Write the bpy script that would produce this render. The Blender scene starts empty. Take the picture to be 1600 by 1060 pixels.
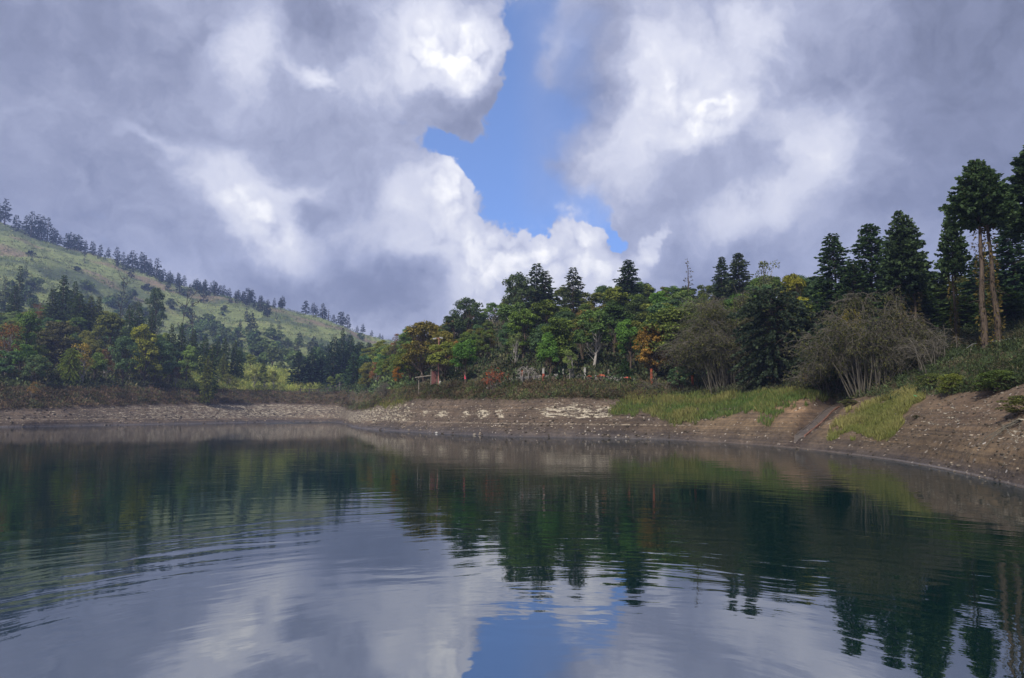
import bpy, bmesh, math, random
import numpy as np
from mathutils import Vector, Matrix

R = math.radians
rng = np.random.default_rng(11)
random.seed(11)
scene = bpy.context.scene
COL = scene.collection

# ------------------------------------------------------------------ camera
F = 1067.0                      # focal length in photo pixels (1600 wide)
PITCH = math.atan(118 / F)
CAMZ = 3.0
cam_data = bpy.data.cameras.new('camera')
cam_data.sensor_width = 36.0
cam_data.lens = 36.0 * F / 1600
cam_data.clip_start = 0.1
cam_data.clip_end = 6000
cam = bpy.data.objects.new('camera', cam_data)
cam.location = (0, 0, CAMZ)
cam.rotation_euler = (math.pi / 2 + PITCH, 0, 0)
COL.objects.link(cam)
scene.camera = cam
cp, sp = math.cos(PITCH), math.sin(PITCH)

def zat(D, v):
    """height of a point D metres ahead that is seen at photo row v"""
    yc = (530.0 - v) / F
    return CAMZ + D * (sp + yc * cp) / (cp - yc * sp)
def tx(u, v=600.0):
    yc = (530.0 - v) / F
    return ((u - 800.0) / F) / (cp - yc * sp)
def proj(x, y, z):
    x, y, z = np.asarray(x, float), np.asarray(y, float), np.asarray(z, float) - CAMZ
    d = y * cp + z * sp
    d = np.where(np.abs(d) < 1e-3, 1e-3, d)
    return 800 + F * x / d, 530 - F * (z * cp - y * sp) / d

# ------------------------------------------------------------------ light
SUN_EL, SUN_AZ = R(46), R(-152)          # azimuth from +Y towards +X
sd = bpy.data.lights.new('sun', 'SUN')
sd.energy = 3.3
sd.angle = R(4)
sd.color = (1.0, 0.93, 0.82)
sun = bpy.data.objects.new('sun', sd)
sdir = Vector((math.sin(SUN_AZ) * math.cos(SUN_EL), math.cos(SUN_AZ) * math.cos(SUN_EL), math.sin(SUN_EL)))
sun.rotation_euler = (-sdir).to_track_quat('-Z', 'Y').to_euler()
sun.location = (0, 0, 400)
COL.objects.link(sun)
scene.view_settings.view_transform = 'Standard'
scene.view_settings.look = 'None'
scene.view_settings.exposure = 0.8
scene.view_settings.gamma = 1.0
scene.cycles.max_bounces = 6
scene.cycles.diffuse_bounces = 2
scene.cycles.glossy_bounces = 3
scene.cycles.transmission_bounces = 2
scene.cycles.volume_bounces = 0
scene.cycles.use_denoising = True

# ------------------------------------------------------------------ node helper
class NT:
    def __init__(s, nt):
        s.nt = nt; nt.nodes.clear()
    def n(s, t, **kw):
        nd = s.nt.nodes.new(t)
        for k, v in kw.items():
            if k.startswith('i_'): nd.inputs[k[2:].replace('_', ' ')].default_value = v
            else: setattr(nd, k, v)
        return nd
    def put(s, inp, v):
        if isinstance(v, bpy.types.NodeSocket): s.nt.links.new(v, inp)
        elif isinstance(v, bpy.types.Node): s.nt.links.new(v.outputs[0], inp)
        else:
            if inp.type == 'RGBA' and len(v) == 3: v = tuple(v) + (1,)
            inp.default_value = v
    def m(s, op, a, b=None, c=None, clamp=False):
        nd = s.nt.nodes.new('ShaderNodeMath'); nd.operation = op; nd.use_clamp = clamp
        s.put(nd.inputs[0], a)
        if b is not None: s.put(nd.inputs[1], b)
        if c is not None: s.put(nd.inputs[2], c)
        return nd.outputs[0]
    def vm(s, op, a, b=None, scale=None):
        nd = s.nt.nodes.new('ShaderNodeVectorMath'); nd.operation = op
        s.put(nd.inputs[0], a)
        if b is not None: s.put(nd.inputs[1], b)
        if scale is not None: s.put(nd.inputs['Scale'], scale)
        return nd.outputs['Value'] if op in ('LENGTH', 'DISTANCE', 'DOT_PRODUCT') else nd.outputs[0]
    def mix(s, f, a, b, bt='MIX'):
        nd = s.nt.nodes.new('ShaderNodeMix'); nd.data_type = 'RGBA'; nd.blend_type = bt
        s.put(nd.inputs[0], f); s.put(nd.inputs[6], a); s.put(nd.inputs[7], b)
        return nd.outputs[2]
    def mr(s, v, a, b, c=0.0, d=1.0, smooth=True):
        nd = s.nt.nodes.new('ShaderNodeMapRange')
        nd.interpolation_type = 'SMOOTHSTEP' if smooth else 'LINEAR'
        s.put(nd.inputs[0], v)
        for i, x in enumerate((a, b, c, d)): s.put(nd.inputs[i + 1], x)
        return nd.outputs[0]
    def noise(s, vec, scale, detail=4, rough=.5, dist=0.0, out=0):
        nd = s.nt.nodes.new('ShaderNodeTexNoise')
        if vec is not None: s.put(nd.inputs['Vector'], vec)
        nd.inputs['Scale'].default_value = scale; nd.inputs['Detail'].default_value = detail
        nd.inputs['Roughness'].default_value = rough; nd.inputs['Distortion'].default_value = dist
        return nd.outputs[out]
    def ramp(s, f, stops, interp='LINEAR'):
        nd = s.nt.nodes.new('ShaderNodeValToRGB'); cr = nd.color_ramp; cr.interpolation = interp
        while len(cr.elements) < len(stops): cr.elements.new(0.5)
        for e, (p, c) in zip(cr.elements, stops):
            e.position = p; e.color = tuple(c) + ((1,) if len(c) == 3 else ())
        s.put(nd.inputs[0], f)
        return nd.outputs[0]

# ------------------------------------------------------------------ sky with clouds
def build_world():
    w = bpy.data.worlds.new('World'); scene.world = w; w.use_nodes = True
    N = NT(w.node_tree)
    tc = N.n('ShaderNodeTexCoord')
    d = tc.outputs['Generated']
    sky = N.n('ShaderNodeTexSky', sky_type='NISHITA', sun_disc=False)
    sky.sun_elevation = SUN_EL; sky.sun_rotation = SUN_AZ
    sky.altitude = 2500; sky.dust_density = 0.6; sky.ozone_density = 1.6
    sep = N.n('ShaderNodeSeparateXYZ'); N.put(sep.inputs[0], d)
    az = N.m('ARCTAN2', sep.outputs[0], sep.outputs[1])
    el = N.m('ARCSINE', sep.outputs[2])
    cmb = N.n('ShaderNodeCombineXYZ'); N.put(cmb.inputs[0], az); N.put(cmb.inputs[1], el)
    P0 = cmb.outputs[0]
    # domain warp, large soft + small crisp
    w1 = N.noise(d, 3.2, 3, .5, out=1)
    w2 = N.noise(d, 14, 4, .62, out=1)
    P = N.vm('ADD', P0, N.vm('SCALE', N.vm('SUBTRACT', w1, (.5, .5, .5)), scale=.16))
    P = N.vm('ADD', P, N.vm('SCALE', N.vm('SUBTRACT', w2, (.5, .5, .5)), scale=.085))
    P = N.vm('MULTIPLY', P, (1, 1, 0))
    def azel(u, v):
        xc, yc = (u - 800) / F, (530 - v) / F
        y, z = cp - yc * sp, sp + yc * cp
        return math.atan2(xc, y), math.atan2(z, math.hypot(xc, y))
    def blobs(lst, start=0.0):
        acc = start
        for (u, v, rx, ry, rot, wt) in lst:
            a, e = azel(u, v)
            ax = (azel(u + rx, v)[0] - azel(u - rx, v)[0]) / 2
            ey = (azel(u, v - ry)[1] - azel(u, v + ry)[1]) / 2
            mp = N.n('ShaderNodeMapping', vector_type='TEXTURE')
            N.put(mp.inputs['Vector'], P)
            mp.inputs['Location'].default_value = (a, e, 0)
            mp.inputs['Rotation'].default_value = (0, 0, R(rot))
            mp.inputs['Scale'].default_value = (ax * 1.45, ey * 1.45, 1)
            L = N.vm('LENGTH', mp.outputs[0])
            g = N.mr(L, 1.0, 0.0, 0.0, wt)
            acc = N.m('ADD', g, acc)
        return acc
    hole = blobs([(835, 20, 45, 70, 0, 1.0), (820, 110, 38, 80, 0, 1.0), (835, 200, 70, 60, 0, 1.0),
                  (690, 222, 45, 34, 0, 1.1), (760, 270, 90, 55, 0, 1.3), (820, 320, 110, 52, -8, 1.5),
                  (815, 362, 70, 26, 0, .6), (950, 335, 40, 50, 10, .7), (972, 375, 14, 20, 20, .8),
                  (900, 50, 60, 90, 0, .40), (905, 160, 65, 100, 0, .55), (880, 240, 60, 60, 0, .4),
                  # keep the rims of the cumulus closed
                  (690, 300, 42, 46, 0, -1.6), (735, 395, 85, 36, 0, -1.6), (820, 420, 60, 40, 0, -1.2),
                  (912, 388, 44, 46, 0, -1.7), (730, 100, 60, 80, 0, -1.0), (1040, 280, 90, 130, 0, -.8),
                  (1000, 420, 60, 30, 0, -.8), (720, 160, 60, 50, 0, -.5)])
    BB = [
        # bright
        (700, 55, 95, 70, -10, .40), (745, 85, 45, 60, 20, .40), (610, 110, 110, 45, 25, .20),
        (490, 118, 45, 22, 0, .30), (390, 70, 55, 110, -25, .26), (260, 215, 60, 18, -15, .16),
        (700, 295, 45, 60, 0, .48), (655, 340, 60, 60, 0, .26), (600, 375, 80, 45, -10, .18),
        (745, 385, 80, 40, 0, .50), (830, 400, 60, 30, 0, .44), (912, 372, 48, 44, 0, .58), (860, 430, 90, 40, 0, .20),
        (720, 440, 90, 60, 0, .18), (960, 425, 70, 30, 0, .36), (780, 430, 110, 40, 0, .22), (640, 330, 80, 80, 0, .12), (790, 455, 150, 40, 0, .20), (930, 450, 100, 36, 0, .14), (1015, 390, 20, 12, 45, .35), (1015, 392, 40, 20, 45, .15),
        (385, 305, 105, 60, -25, .34), (450, 385, 90, 42, -25, .38), (480, 300, 50, 22, 10, .12),
        (1090, 235, 70, 38, 30, .40), (1085, 200, 46, 12, 15, .20), (1070, 200, 150, 120, 20, .14), (1040, 130, 110, 110, 35, .30), (990, 260, 80, 90, 0, .24), (1170, 70, 60, 90, 0, .20),
        (1275, 245, 110, 80, -10, .34), (1150, 350, 120, 36, 5, .22), (1330, 170, 50, 60, -30, .12),
        (1230, 330, 120, 50, 0, .12), (560, 500, 120, 26, 0, .12), (700, 490, 120, 30, 0, .12),
        # dark
        (60, 60, 260, 150, 0, -.12), (160, 330, 170, 110, 0, -.10), (500, 455, 150, 60, -8, -.20),
        (620, 450, 90, 50, 0, -.12), (480, 340, 60, 26, 0, -.14), (750, 160, 70, 60, 0, -.14),
        (950, 150, 60, 120, 0, -.16), (900, 200, 60, 80, 0, -.08), (1560, 60, 300, 220, 0, -.22), (1500, 320, 190, 100, 0, -.10), (1180, 290, 40, 60, 0, -.12),
        (500, 20, 90, 70, 0, -.14), (1090, 440, 120, 40, 0, -.10),
    ]
    B = blobs(BB, .32)
    n1 = N.noise(d, 3.0, 4, .55)
    n2 = N.noise(P, 11, 6, .58)
    n3 = N.noise(P, 40, 3, .6)
    B = N.m('ADD', B, N.m('MULTIPLY', N.m('SUBTRACT', n1, .5), .34))
    B = N.m('ADD', B, N.m('MULTIPLY', N.m('SUBTRACT', n2, .5), .44))
    B = N.m('ADD', B, N.m('MULTIPLY', N.m('SUBTRACT', n3, .5), .16))
    # puffy relief where bright
    vo = N.n('ShaderNodeTexVoronoi', feature='F1', voronoi_dimensions='2D'); vo.inputs['Scale'].default_value = 24
    vo.inputs['Detail'].default_value = 2
    N.put(vo.inputs['Vector'], N.vm('ADD', P0, N.vm('SCALE', N.vm('SUBTRACT', w2, (.5, .5, .5)), scale=.06)))
    puff = N.m('SUBTRACT', .42, vo.outputs['Distance'])
    bright = N.mr(B, .55, .9)
    B = N.m('ADD', B, N.m('MULTIPLY', N.m('MULTIPLY', puff, bright), .5))
    # overcast fades towards grey away from the view
    cloud = N.ramp(B, [(0.0, (.092, .103, .150)), (.20, (.170, .186, .265)), (.40, (.295, .313, .41)), (.58, (.475, .485, .555)),
                       (.80, (.69, .685, .69)), (1.0, (.84, .82, .795))])
    # holes
    gate = N.mr(hole, .0, .3)
    hn = N.m('ADD', hole, N.m('MULTIPLY', N.m('MULTIPLY', N.m('SUBTRACT', n2, .5), 1.3), gate))
    hn = N.m('ADD', hn, N.m('MULTIPLY', N.m('MULTIPLY', N.m('SUBTRACT', n3, .5), 1.0), gate))
    hn = N.m('SUBTRACT', hn, N.m('MULTIPLY', puff, .35))
    crisp = N.mr(hn, .30, .72)
    soft = N.mr(hole, .12, 1.0)
    sidef = N.mr(az, azel(790, 200)[0], azel(850, 200)[0])      # crisp on the left, veiled on the right
    lowf = N.mr(el, azel(800, 375)[1], azel(800, 300)[1])
    sf = N.m('MULTIPLY', sidef, lowf)
    cov = N.n('ShaderNodeMix', data_type='FLOAT')
    N.put(cov.inputs[0], sf); N.put(cov.inputs[2], crisp); N.put(cov.inputs[3], N.m('MULTIPLY', soft, .8))
    skyc = N.vm('SCALE', sky.outputs[0], scale=SKYK)
    skyc = N.vm('MULTIPLY', skyc, (.72, .98, 1.42))
    skyc = N.mix(.16, N.vm('SCALE', skyc, scale=.86), (.34, .46, .68))
    c = N.mix(cov.outputs[0], cloud, skyc)
    bg = N.n('ShaderNodeBackground'); N.put(bg.inputs[0], c); bg.inputs[1].default_value = 1.0
    o = N.n('ShaderNodeOutputWorld'); N.nt.links.new(bg.outputs[0], o.inputs[0])
    w.cycles.sampling_method = 'MANUAL'; w.cycles.sample_map_resolution = 512
SKYK = 0.10
build_world()

# ------------------------------------------------------------------ mesh / tag helpers
def mesh_obj(name, verts, faces, mats, parent=None, smooth=False, fcol=None, matidx=None):
    verts = np.asarray(verts, np.float32)
    me = bpy.data.meshes.new(name)
    if isinstance(faces, np.ndarray):
        k = faces.shape[1]; nf = len(faces)
        me.vertices.add(len(verts)); me.vertices.foreach_set('co', verts.ravel())
        me.loops.add(nf * k); me.loops.foreach_set('vertex_index', faces.astype(np.int32).ravel())
        me.polygons.add(nf); me.polygons.foreach_set('loop_start', np.arange(0, nf * k, k, dtype=np.int32))
        if matidx is not None: me.polygons.foreach_set('material_index', np.asarray(matidx, np.int32))
        if smooth: me.polygons.foreach_set('use_smooth', np.ones(nf, bool))
        me.update(calc_edges=True)
        if fcol is not None:
            a = me.color_attributes.new('Col', 'FLOAT_COLOR', 'CORNER')
            c = np.ones((nf, k, 4), np.float32); c[:, :, :3] = np.asarray(fcol, np.float32)[:, None, :]
            a.data.foreach_set('color', c.ravel())
    else:
        me.from_pydata([tuple(v) for v in verts], [], faces)
        if smooth:
            for p in me.polygons: p.use_smooth = True
    for m in (mats if isinstance(mats, (list, tuple)) else [mats]): me.materials.append(m)
    o = bpy.data.objects.new(name, me); COL.objects.link(o)
    if parent is not None: o.parent = parent
    return o
def tag(o, label=None, cat=None, group=None, kind=None):
    if label: o['label'] = label
    if cat: o['category'] = cat
    if group: o['group'] = group
    if kind: o['kind'] = kind
    return o
def empty(name, loc=(0, 0, 0), rz=0.0):
    o = bpy.data.objects.new(name, None); o.location = loc; o.rotation_euler = (0, 0, rz)
    o.empty_display_size = .3; COL.objects.link(o); return o

def hash2(ix, iy, s):
    h = (ix * 374761393 + iy * 668265263 + s * 974634777) & 0x7fffffff
    h = ((h ^ (h >> 13)) * 1274126177) & 0x7fffffff
    return ((h ^ (h >> 16)) & 0xffff) / 65535.0
def vnoise(x, y, s=0):
    ix, iy = np.floor(x).astype(np.int64), np.floor(y).astype(np.int64)
    fx, fy = x - ix, y - iy
    fx, fy = fx * fx * (3 - 2 * fx), fy * fy * (3 - 2 * fy)
    a, b = hash2(ix, iy, s), hash2(ix + 1, iy, s)
    c, d = hash2(ix, iy + 1, s), hash2(ix + 1, iy + 1, s)
    return (a * (1 - fx) + b * fx) * (1 - fy) + (c * (1 - fx) + d * fx) * fy - .5
def fbm(x, y, s=0, o=4):
    r, a = 0, 1.0
    for i in range(o):
        r = r + a * vnoise(x * 2 ** i + 17.3 * i, y * 2 ** i - 9.1 * i, s + i); a *= .5
    return r

# ------------------------------------------------------------------ terrain tables
def dshore(v): return CAMZ / math.tan(math.atan((v - 530) / F) - PITCH)
# u: (shoreD, ledge(D,v or z), rim(D,v), bench(D,v), foot(D,v), mid(D,v), crest(D,v), valley(D,dz), low(D,v), slope(D,v), ridge(D,v))
V = lambda D, v: (D, zat(D, v))
KEYS = {
 -900: (60, (64, 1.6), (70, 4.6), (76, 6.0), (84, 9.5), (130, 24), (200, 50), (260, 52), (360, 80), (560, 170), (760, 290)),
 -400: (100, (105, 1.6), (113, 4.6), (120, 6.5), (128, 10), V(180, 520), V(260, 430), V(310, 480), V(420, 440), V(600, 340), V(790, 250)),
 0: (dshore(668), V(166, 659), V(174, 640), V(181, 620), V(188, 607), V(240, 560), V(320, 522), V(370, 530), V(450, 482), V(620, 425), V(800, 352)),
 50: (dshore(667), V(172, 659), V(181, 639), V(188, 619), V(195, 607), V(245, 558), V(320, 512), V(370, 530), V(455, 495), V(630, 435), V(800, 374)),
 100: (dshore(666), V(182, 658), V(192, 637), V(200, 618), V(207, 607), V(250, 560), V(325, 505), V(375, 530), V(465, 505), V(640, 455), V(805, 390)),
 150: (dshore(665), V(194, 658), V(205, 635), V(213, 617), V(220, 607), V(262, 565), V(325, 515), V(380, 545), V(470, 520), V(650, 470), V(810, 404)),
 200: (dshore(664.3), V(205, 657), V(218, 634), V(226, 617), V(233, 607), V(272, 572), V(330, 530), V(385, 560), V(480, 535), V(655, 485), V(815, 421)),
 250: (dshore(663.5), V(218, 656), V(232, 633), V(240, 617), V(247, 608), V(282, 580), V(335, 545), V(390, 570), V(480, 545), V(660, 497), V(820, 437)),
 300: (dshore(662.5), V(232, 655), V(248, 632), V(256, 618), V(262, 609), V(295, 585), V(345, 560), V(400, 578), V(490, 552), V(665, 505), V(825, 447)),
 350: (dshore(661.5), V(250, 654), V(266, 631), V(274, 619), V(280, 610), V(308, 592), V(355, 568), V(400, 580), V(495, 560), V(670, 512), V(830, 461)),
 400: (dshore(660.5), V(268, 653), V(282, 631), V(291, 619), V(297, 611), V(320, 596), V(365, 574), V(410, 582), V(500, 563), V(675, 522), V(835, 476)),
 450: (dshore(660), V(280, 653), V(294, 631), V(302, 620), V(308, 612), V(330, 600), V(375, 582), V(420, 588), V(510, 570), V(680, 532), V(840, 486)),
 500: (dshore(660), V(282, 653), V(296, 632), V(304, 621), V(310, 612), V(335, 601), V(385, 585), V(430, 588), V(520, 575), V(690, 542), V(845, 499)),
 536: (dshore(660.5), V(275, 654), V(290, 634), V(298, 623), V(305, 613), V(330, 601), V(380, 583), V(430, 585), V(520, 575), V(690, 548), V(850, 511)),
 549: (dshore(667), (185, 1.2), (235, 4.2), (262, 6), V(280, 614), V(315, 600), V(365, 580), V(420, 580), V(520, 572), V(690, 552), V(850, 518)),
 575: (dshore(671), (158, 2.0), (190, 4.6), (215, 6), V(235, 614), V(280, 600), V(335, 576), V(390, 580), V(500, 575), V(690, 556), V(855, 527)),
 620: (dshore(674), (136, 2.3), V(148, 627), V(153, 617), V(160, 608), V(200, 585), V(270, 556), V(330, 560), V(500, 570), V(690, 562), V(860, 534)),
 680: (dshore(677.5), (119, 2.35), V(126, 625), V(131, 613), V(136, 601), V(172, 570), V(235, 530), V(300, 545), V(500, 570), V(690, 565), V(870, 548)),
 740: (dshore(680), (107, 2.4), V(113, 625), V(117, 612), V(121, 598), V(152, 560), V(208, 505), V(270, 530), V(500, 570), V(690, 568), V(880, 558)),
 800: (dshore(683), (98, 2.4), V(103, 625), V(107, 611), V(110, 596), V(142, 552), V(188, 487), V(240, 510), V(500, 570), V(690, 568), V(880, 562)),
 880: (dshore(684), (94, 2.4), V(99, 625), V(103, 611), V(107, 596), V(138, 548), V(180, 487), V(230, 510), V(500, 570), V(690, 568), V(880, 562)),
 960: (dshore(685.5), (89, 2.3), V(96, 626), V(100, 613), V(104, 600), V(132, 548), V(174, 487), V(230, 510), V(500, 570), V(690, 568), V(880, 562)),
 1040: (dshore(687.5), V(84, 662), V(93, 624), V(97, 615), V(101, 603), V(128, 548), V(168, 484), V(220, 510), V(500, 570), V(690, 568), V(880, 562)),
 1120: (dshore(692), V(79, 655), V(90, 622), V(94, 614), V(98, 604), V(122, 548), V(160, 482), V(215, 505), V(500, 570), V(690, 568), V(880, 562)),
 1200: (dshore(697.5), V(70, 653), V(80, 620), V(85, 612), V(90, 603), V(112, 548), V(148, 476), V(205, 500), V(500, 570), V(690, 568), V(880, 562)),
 1290: (dshore(707), V(61, 668), V(72, 625), V(76, 612), V(80, 602), V(98, 548), V(132, 472), V(190, 500), V(500, 570), V(690, 568), V(880, 562)),
 1400: (dshore(722), V(48, 690), V(59, 626), V(64, 610), V(68, 592), V(86, 538), V(118, 472), V(170, 500), V(500, 570), V(690, 568), V(880, 562)),
 1500: (dshore(742), V(37, 700), V(49, 615), V(54, 598), V(60, 560), V(76, 530), V(108, 470), V(160, 500), V(500, 570), V(690, 568), V(880, 562)),
 1600: (dshore(768), V(29.5, 715), V(42, 604), V(48, 580), V(55, 548), V(70, 525), V(100, 468), V(150, 500), V(500, 570), V(690, 568), V(880, 562)),
 1900: (18, (20, .9), (30, 4.4), (36, 6.2), (43, 9), (60, 14), (90, 26), (140, 28), (400, 50), (560, 60), (760, 80)),
}
def build_tables():
    th, rr, zz = [], [], []
    for u, k in sorted(KEYS.items()):
        t = tx(u); f = math.hypot(1, t); s = k[0] * f
        rs = [0, 2.0, 3.4, s * .5, s - min(6, s * .1), s] + [a[0] * f for a in k[1:]] + [1050 * f, 1330 * f]
        dz = [1.35, 1.1, -.6, -4, -.7, 0.0] + [a[1] for a in k[1:]] + [max(20, k[-1][1] - 60), 30]
        rs[-2] = min(max(rs[-3] + 80, 1050), 1250); rs[-1] = 1400
        th.append(math.atan(t)); rr.append(rs); zz.append(dz)
    # round the back of the camera
    def add(deg, s, a):
        rs = [0, min(2, s * .5), min(3.4, s * .8), s * .85, s * .95, s, s + 3, s + 10, s + 16, s + 24, s + 45, s + 90, s + 150, 400, 560, 760, 1050, 1400]
        dz = [1.35, 1.1, -.6 if s > 6 else .5, -2 if s > 8 else .2, -.5 if s > 8 else .1, 0 if s > 5 else 1.0] + [1.2, 4.2, 5.5, 7, 12, 24, 28, 45, 60, 80, 60, 30]
        dz = [max(z, .9) if s <= 5 else z for z in dz]
        th.append(R(deg)); rr.append(rs); zz.append(dz)
    for dg, s in ((62, 17), (90, 10), (125, 6.5), (160, 4), (180, 4), (200, 4), (235, 12), (260, 30)): add(dg, s, 0)
    o = np.argsort([(a + math.pi * 1.0) % (2 * math.pi) for a in th])
    th = np.array([((a + math.pi) % (2 * math.pi)) - math.pi for a in th]); rr = np.array(rr); zz = np.array(zz)
    o = np.argsort(th); return th[o], rr[o], zz[o]
TH, RR, ZZ = build_tables()
NS = RR.shape[1]
GT = np.linspace(-math.pi, math.pi, 7201)
GR = np.stack([np.interp(GT, TH, RR[:, i], period=2 * math.pi) for i in range(NS)], 1)
GZ = np.stack([np.interp(GT, TH, ZZ[:, i], period=2 * math.pi) for i in range(NS)], 1)
def smooth(a, w):
    k = np.exp(-.5 * (np.arange(-3 * w, 3 * w + 1) / w) ** 2); k /= k.sum()
    return np.stack([np.convolve(np.pad(a[:, i], 3 * w, mode='wrap'), k, 'valid') for i in range(a.shape[1])], 1)
GR = smooth(GR, 5); GZ = smooth(GZ, 5)
def wpt(u, D): return D * tx(u), D
_m = wpt(1252, 71); _d1 = np.array(wpt(1306, 70)); _d0 = np.array(wpt(1243, 62.3))
def relief(x, y, s, z):
    bank = np.clip((s - 5.05) / .3, 0, 1) * np.clip((8 - s) / 1, 0, 1)
    bench = np.clip((s - 7) / 1, 0, 1) * np.clip((10 - s) / 1, 0, 1)
    hill = np.clip((s - 9) / 1, 0, 1) * np.clip((12 - s), 0, 1)
    mt = np.clip((s - 11.3) / 1, 0, 1)
    D = np.hypot(x, y)
    z = z + bank * (fbm(x / 5, y / 5, 1, 5) * .5 + fbm(x / .9, y / .9, 2, 3) * .10 * np.clip(90 / (D + 1), 0, 1.2))
    z = z + bench * fbm(x / 3, y / 3, 5, 3) * .6
    z = z + hill * fbm(x / 22, y / 22, 7, 4) * 3.0
    z = z + mt * (fbm(x / 110, y / 110, 9, 4) * 22 * np.clip((15 - s) + .25, .25, 1) + fbm(x / 24, y / 24, 13, 4) * 5)
    g = np.exp(-(((x - _m[0]) / 3.6) ** 2 + ((y - _m[1]) / 4.0) ** 2)); z = z + 1.1 * g * bank
    # eroded channel beside the chute
    ab = _d1 - _d0; tt = np.clip(((x - _d0[0]) * ab[0] + (y - _d0[1]) * ab[1]) / (ab @ ab), -.05, 1.1)
    dd = np.hypot(x - _d0[0] - tt * ab[0], y - _d0[1] - tt * ab[1])
    z = z - .75 * np.exp(-(dd / 1.5) ** 4) * bank * np.clip(tt * 4 + .3, 0, 1)
    # strand lines: small steps left by the falling water
    z = z + bank * np.where(s < 6.6, .05 * np.sin(z * 9 + fbm(x / 6, y / 6, 3, 2) * 2), 0)
    return z
def ground(x, y, with_s=False, raw=False):
    x = np.atleast_1d(np.asarray(x, float)); y = np.atleast_1d(np.asarray(y, float))
    th = np.arctan2(x, y); r = np.hypot(x, y)
    f = (th + math.pi) / (2 * math.pi) * 7200; i0 = np.clip(f.astype(int), 0, 7199); w = (f - i0)[:, None]
    rs = GR[i0] * (1 - w) + GR[i0 + 1] * w; zs = GZ[i0] * (1 - w) + GZ[i0 + 1] * w
    k = np.clip((r[:, None] >= rs).sum(1) - 1, 0, NS - 2)
    ar = np.arange(len(r))
    q = np.clip((r - rs[ar, k]) / np.maximum(rs[ar, k + 1] - rs[ar, k], 1e-4), 0, 1)
    z = zs[ar, k] * (1 - q) + zs[ar, k + 1] * q; s = k + q
    z = relief(x, y, s, z)
    return (z, s) if with_s else z
def gz(x, y): return float(ground(x, y)[0])

def terrain_grid():
    a0, a1 = math.atan(tx(-60)), math.atan(tx(1660))
    th = np.concatenate([np.linspace(-math.pi, a0, 160)[:-1], np.linspace(a0, a1, 900)[:-1], np.linspace(a1, math.pi, 160)])
    sub = [4, 6, 4, 6, 5, 30, 34, 14, 12, 14, 18, 10, 12, 46, 60, 8, 4]
    srow = np.concatenate([np.linspace(i, i + 1, n, endpoint=False) for i, n in enumerate(sub)] + [[NS - 1.0]])
    f = (th + math.pi) / (2 * math.pi) * 7200; i0 = np.clip(f.astype(int), 0, 7199); w = (f - i0)[:, None]
    rs = GR[i0] * (1 - w) + GR[i0 + 1] * w; zs = GZ[i0] * (1 - w) + GZ[i0 + 1] * w
    k = np.clip(srow.astype(int), 0, NS - 2); q = srow - k
    r = rs[:, k] * (1 - q) + rs[:, k + 1] * q; z = zs[:, k] * (1 - q) + zs[:, k + 1] * q
    x = r * np.sin(th)[:, None]; y = r * np.cos(th)[:, None]; s = np.broadcast_to(srow, r.shape)
    z = relief(x.ravel(), y.ravel(), s.ravel(), z.ravel())
    nT, nS = r.shape
    idx = np.arange(nT * nS).reshape(nT, nS)
    fc = np.stack([idx[:-1, :-1], idx[1:, :-1], idx[1:, 1:], idx[:-1, 1:]], -1).reshape(-1, 4)[:, ::-1]
    return np.stack([x.ravel(), y.ravel(), z], 1), fc.copy(), s.ravel(), np.repeat(th, nS)

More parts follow.
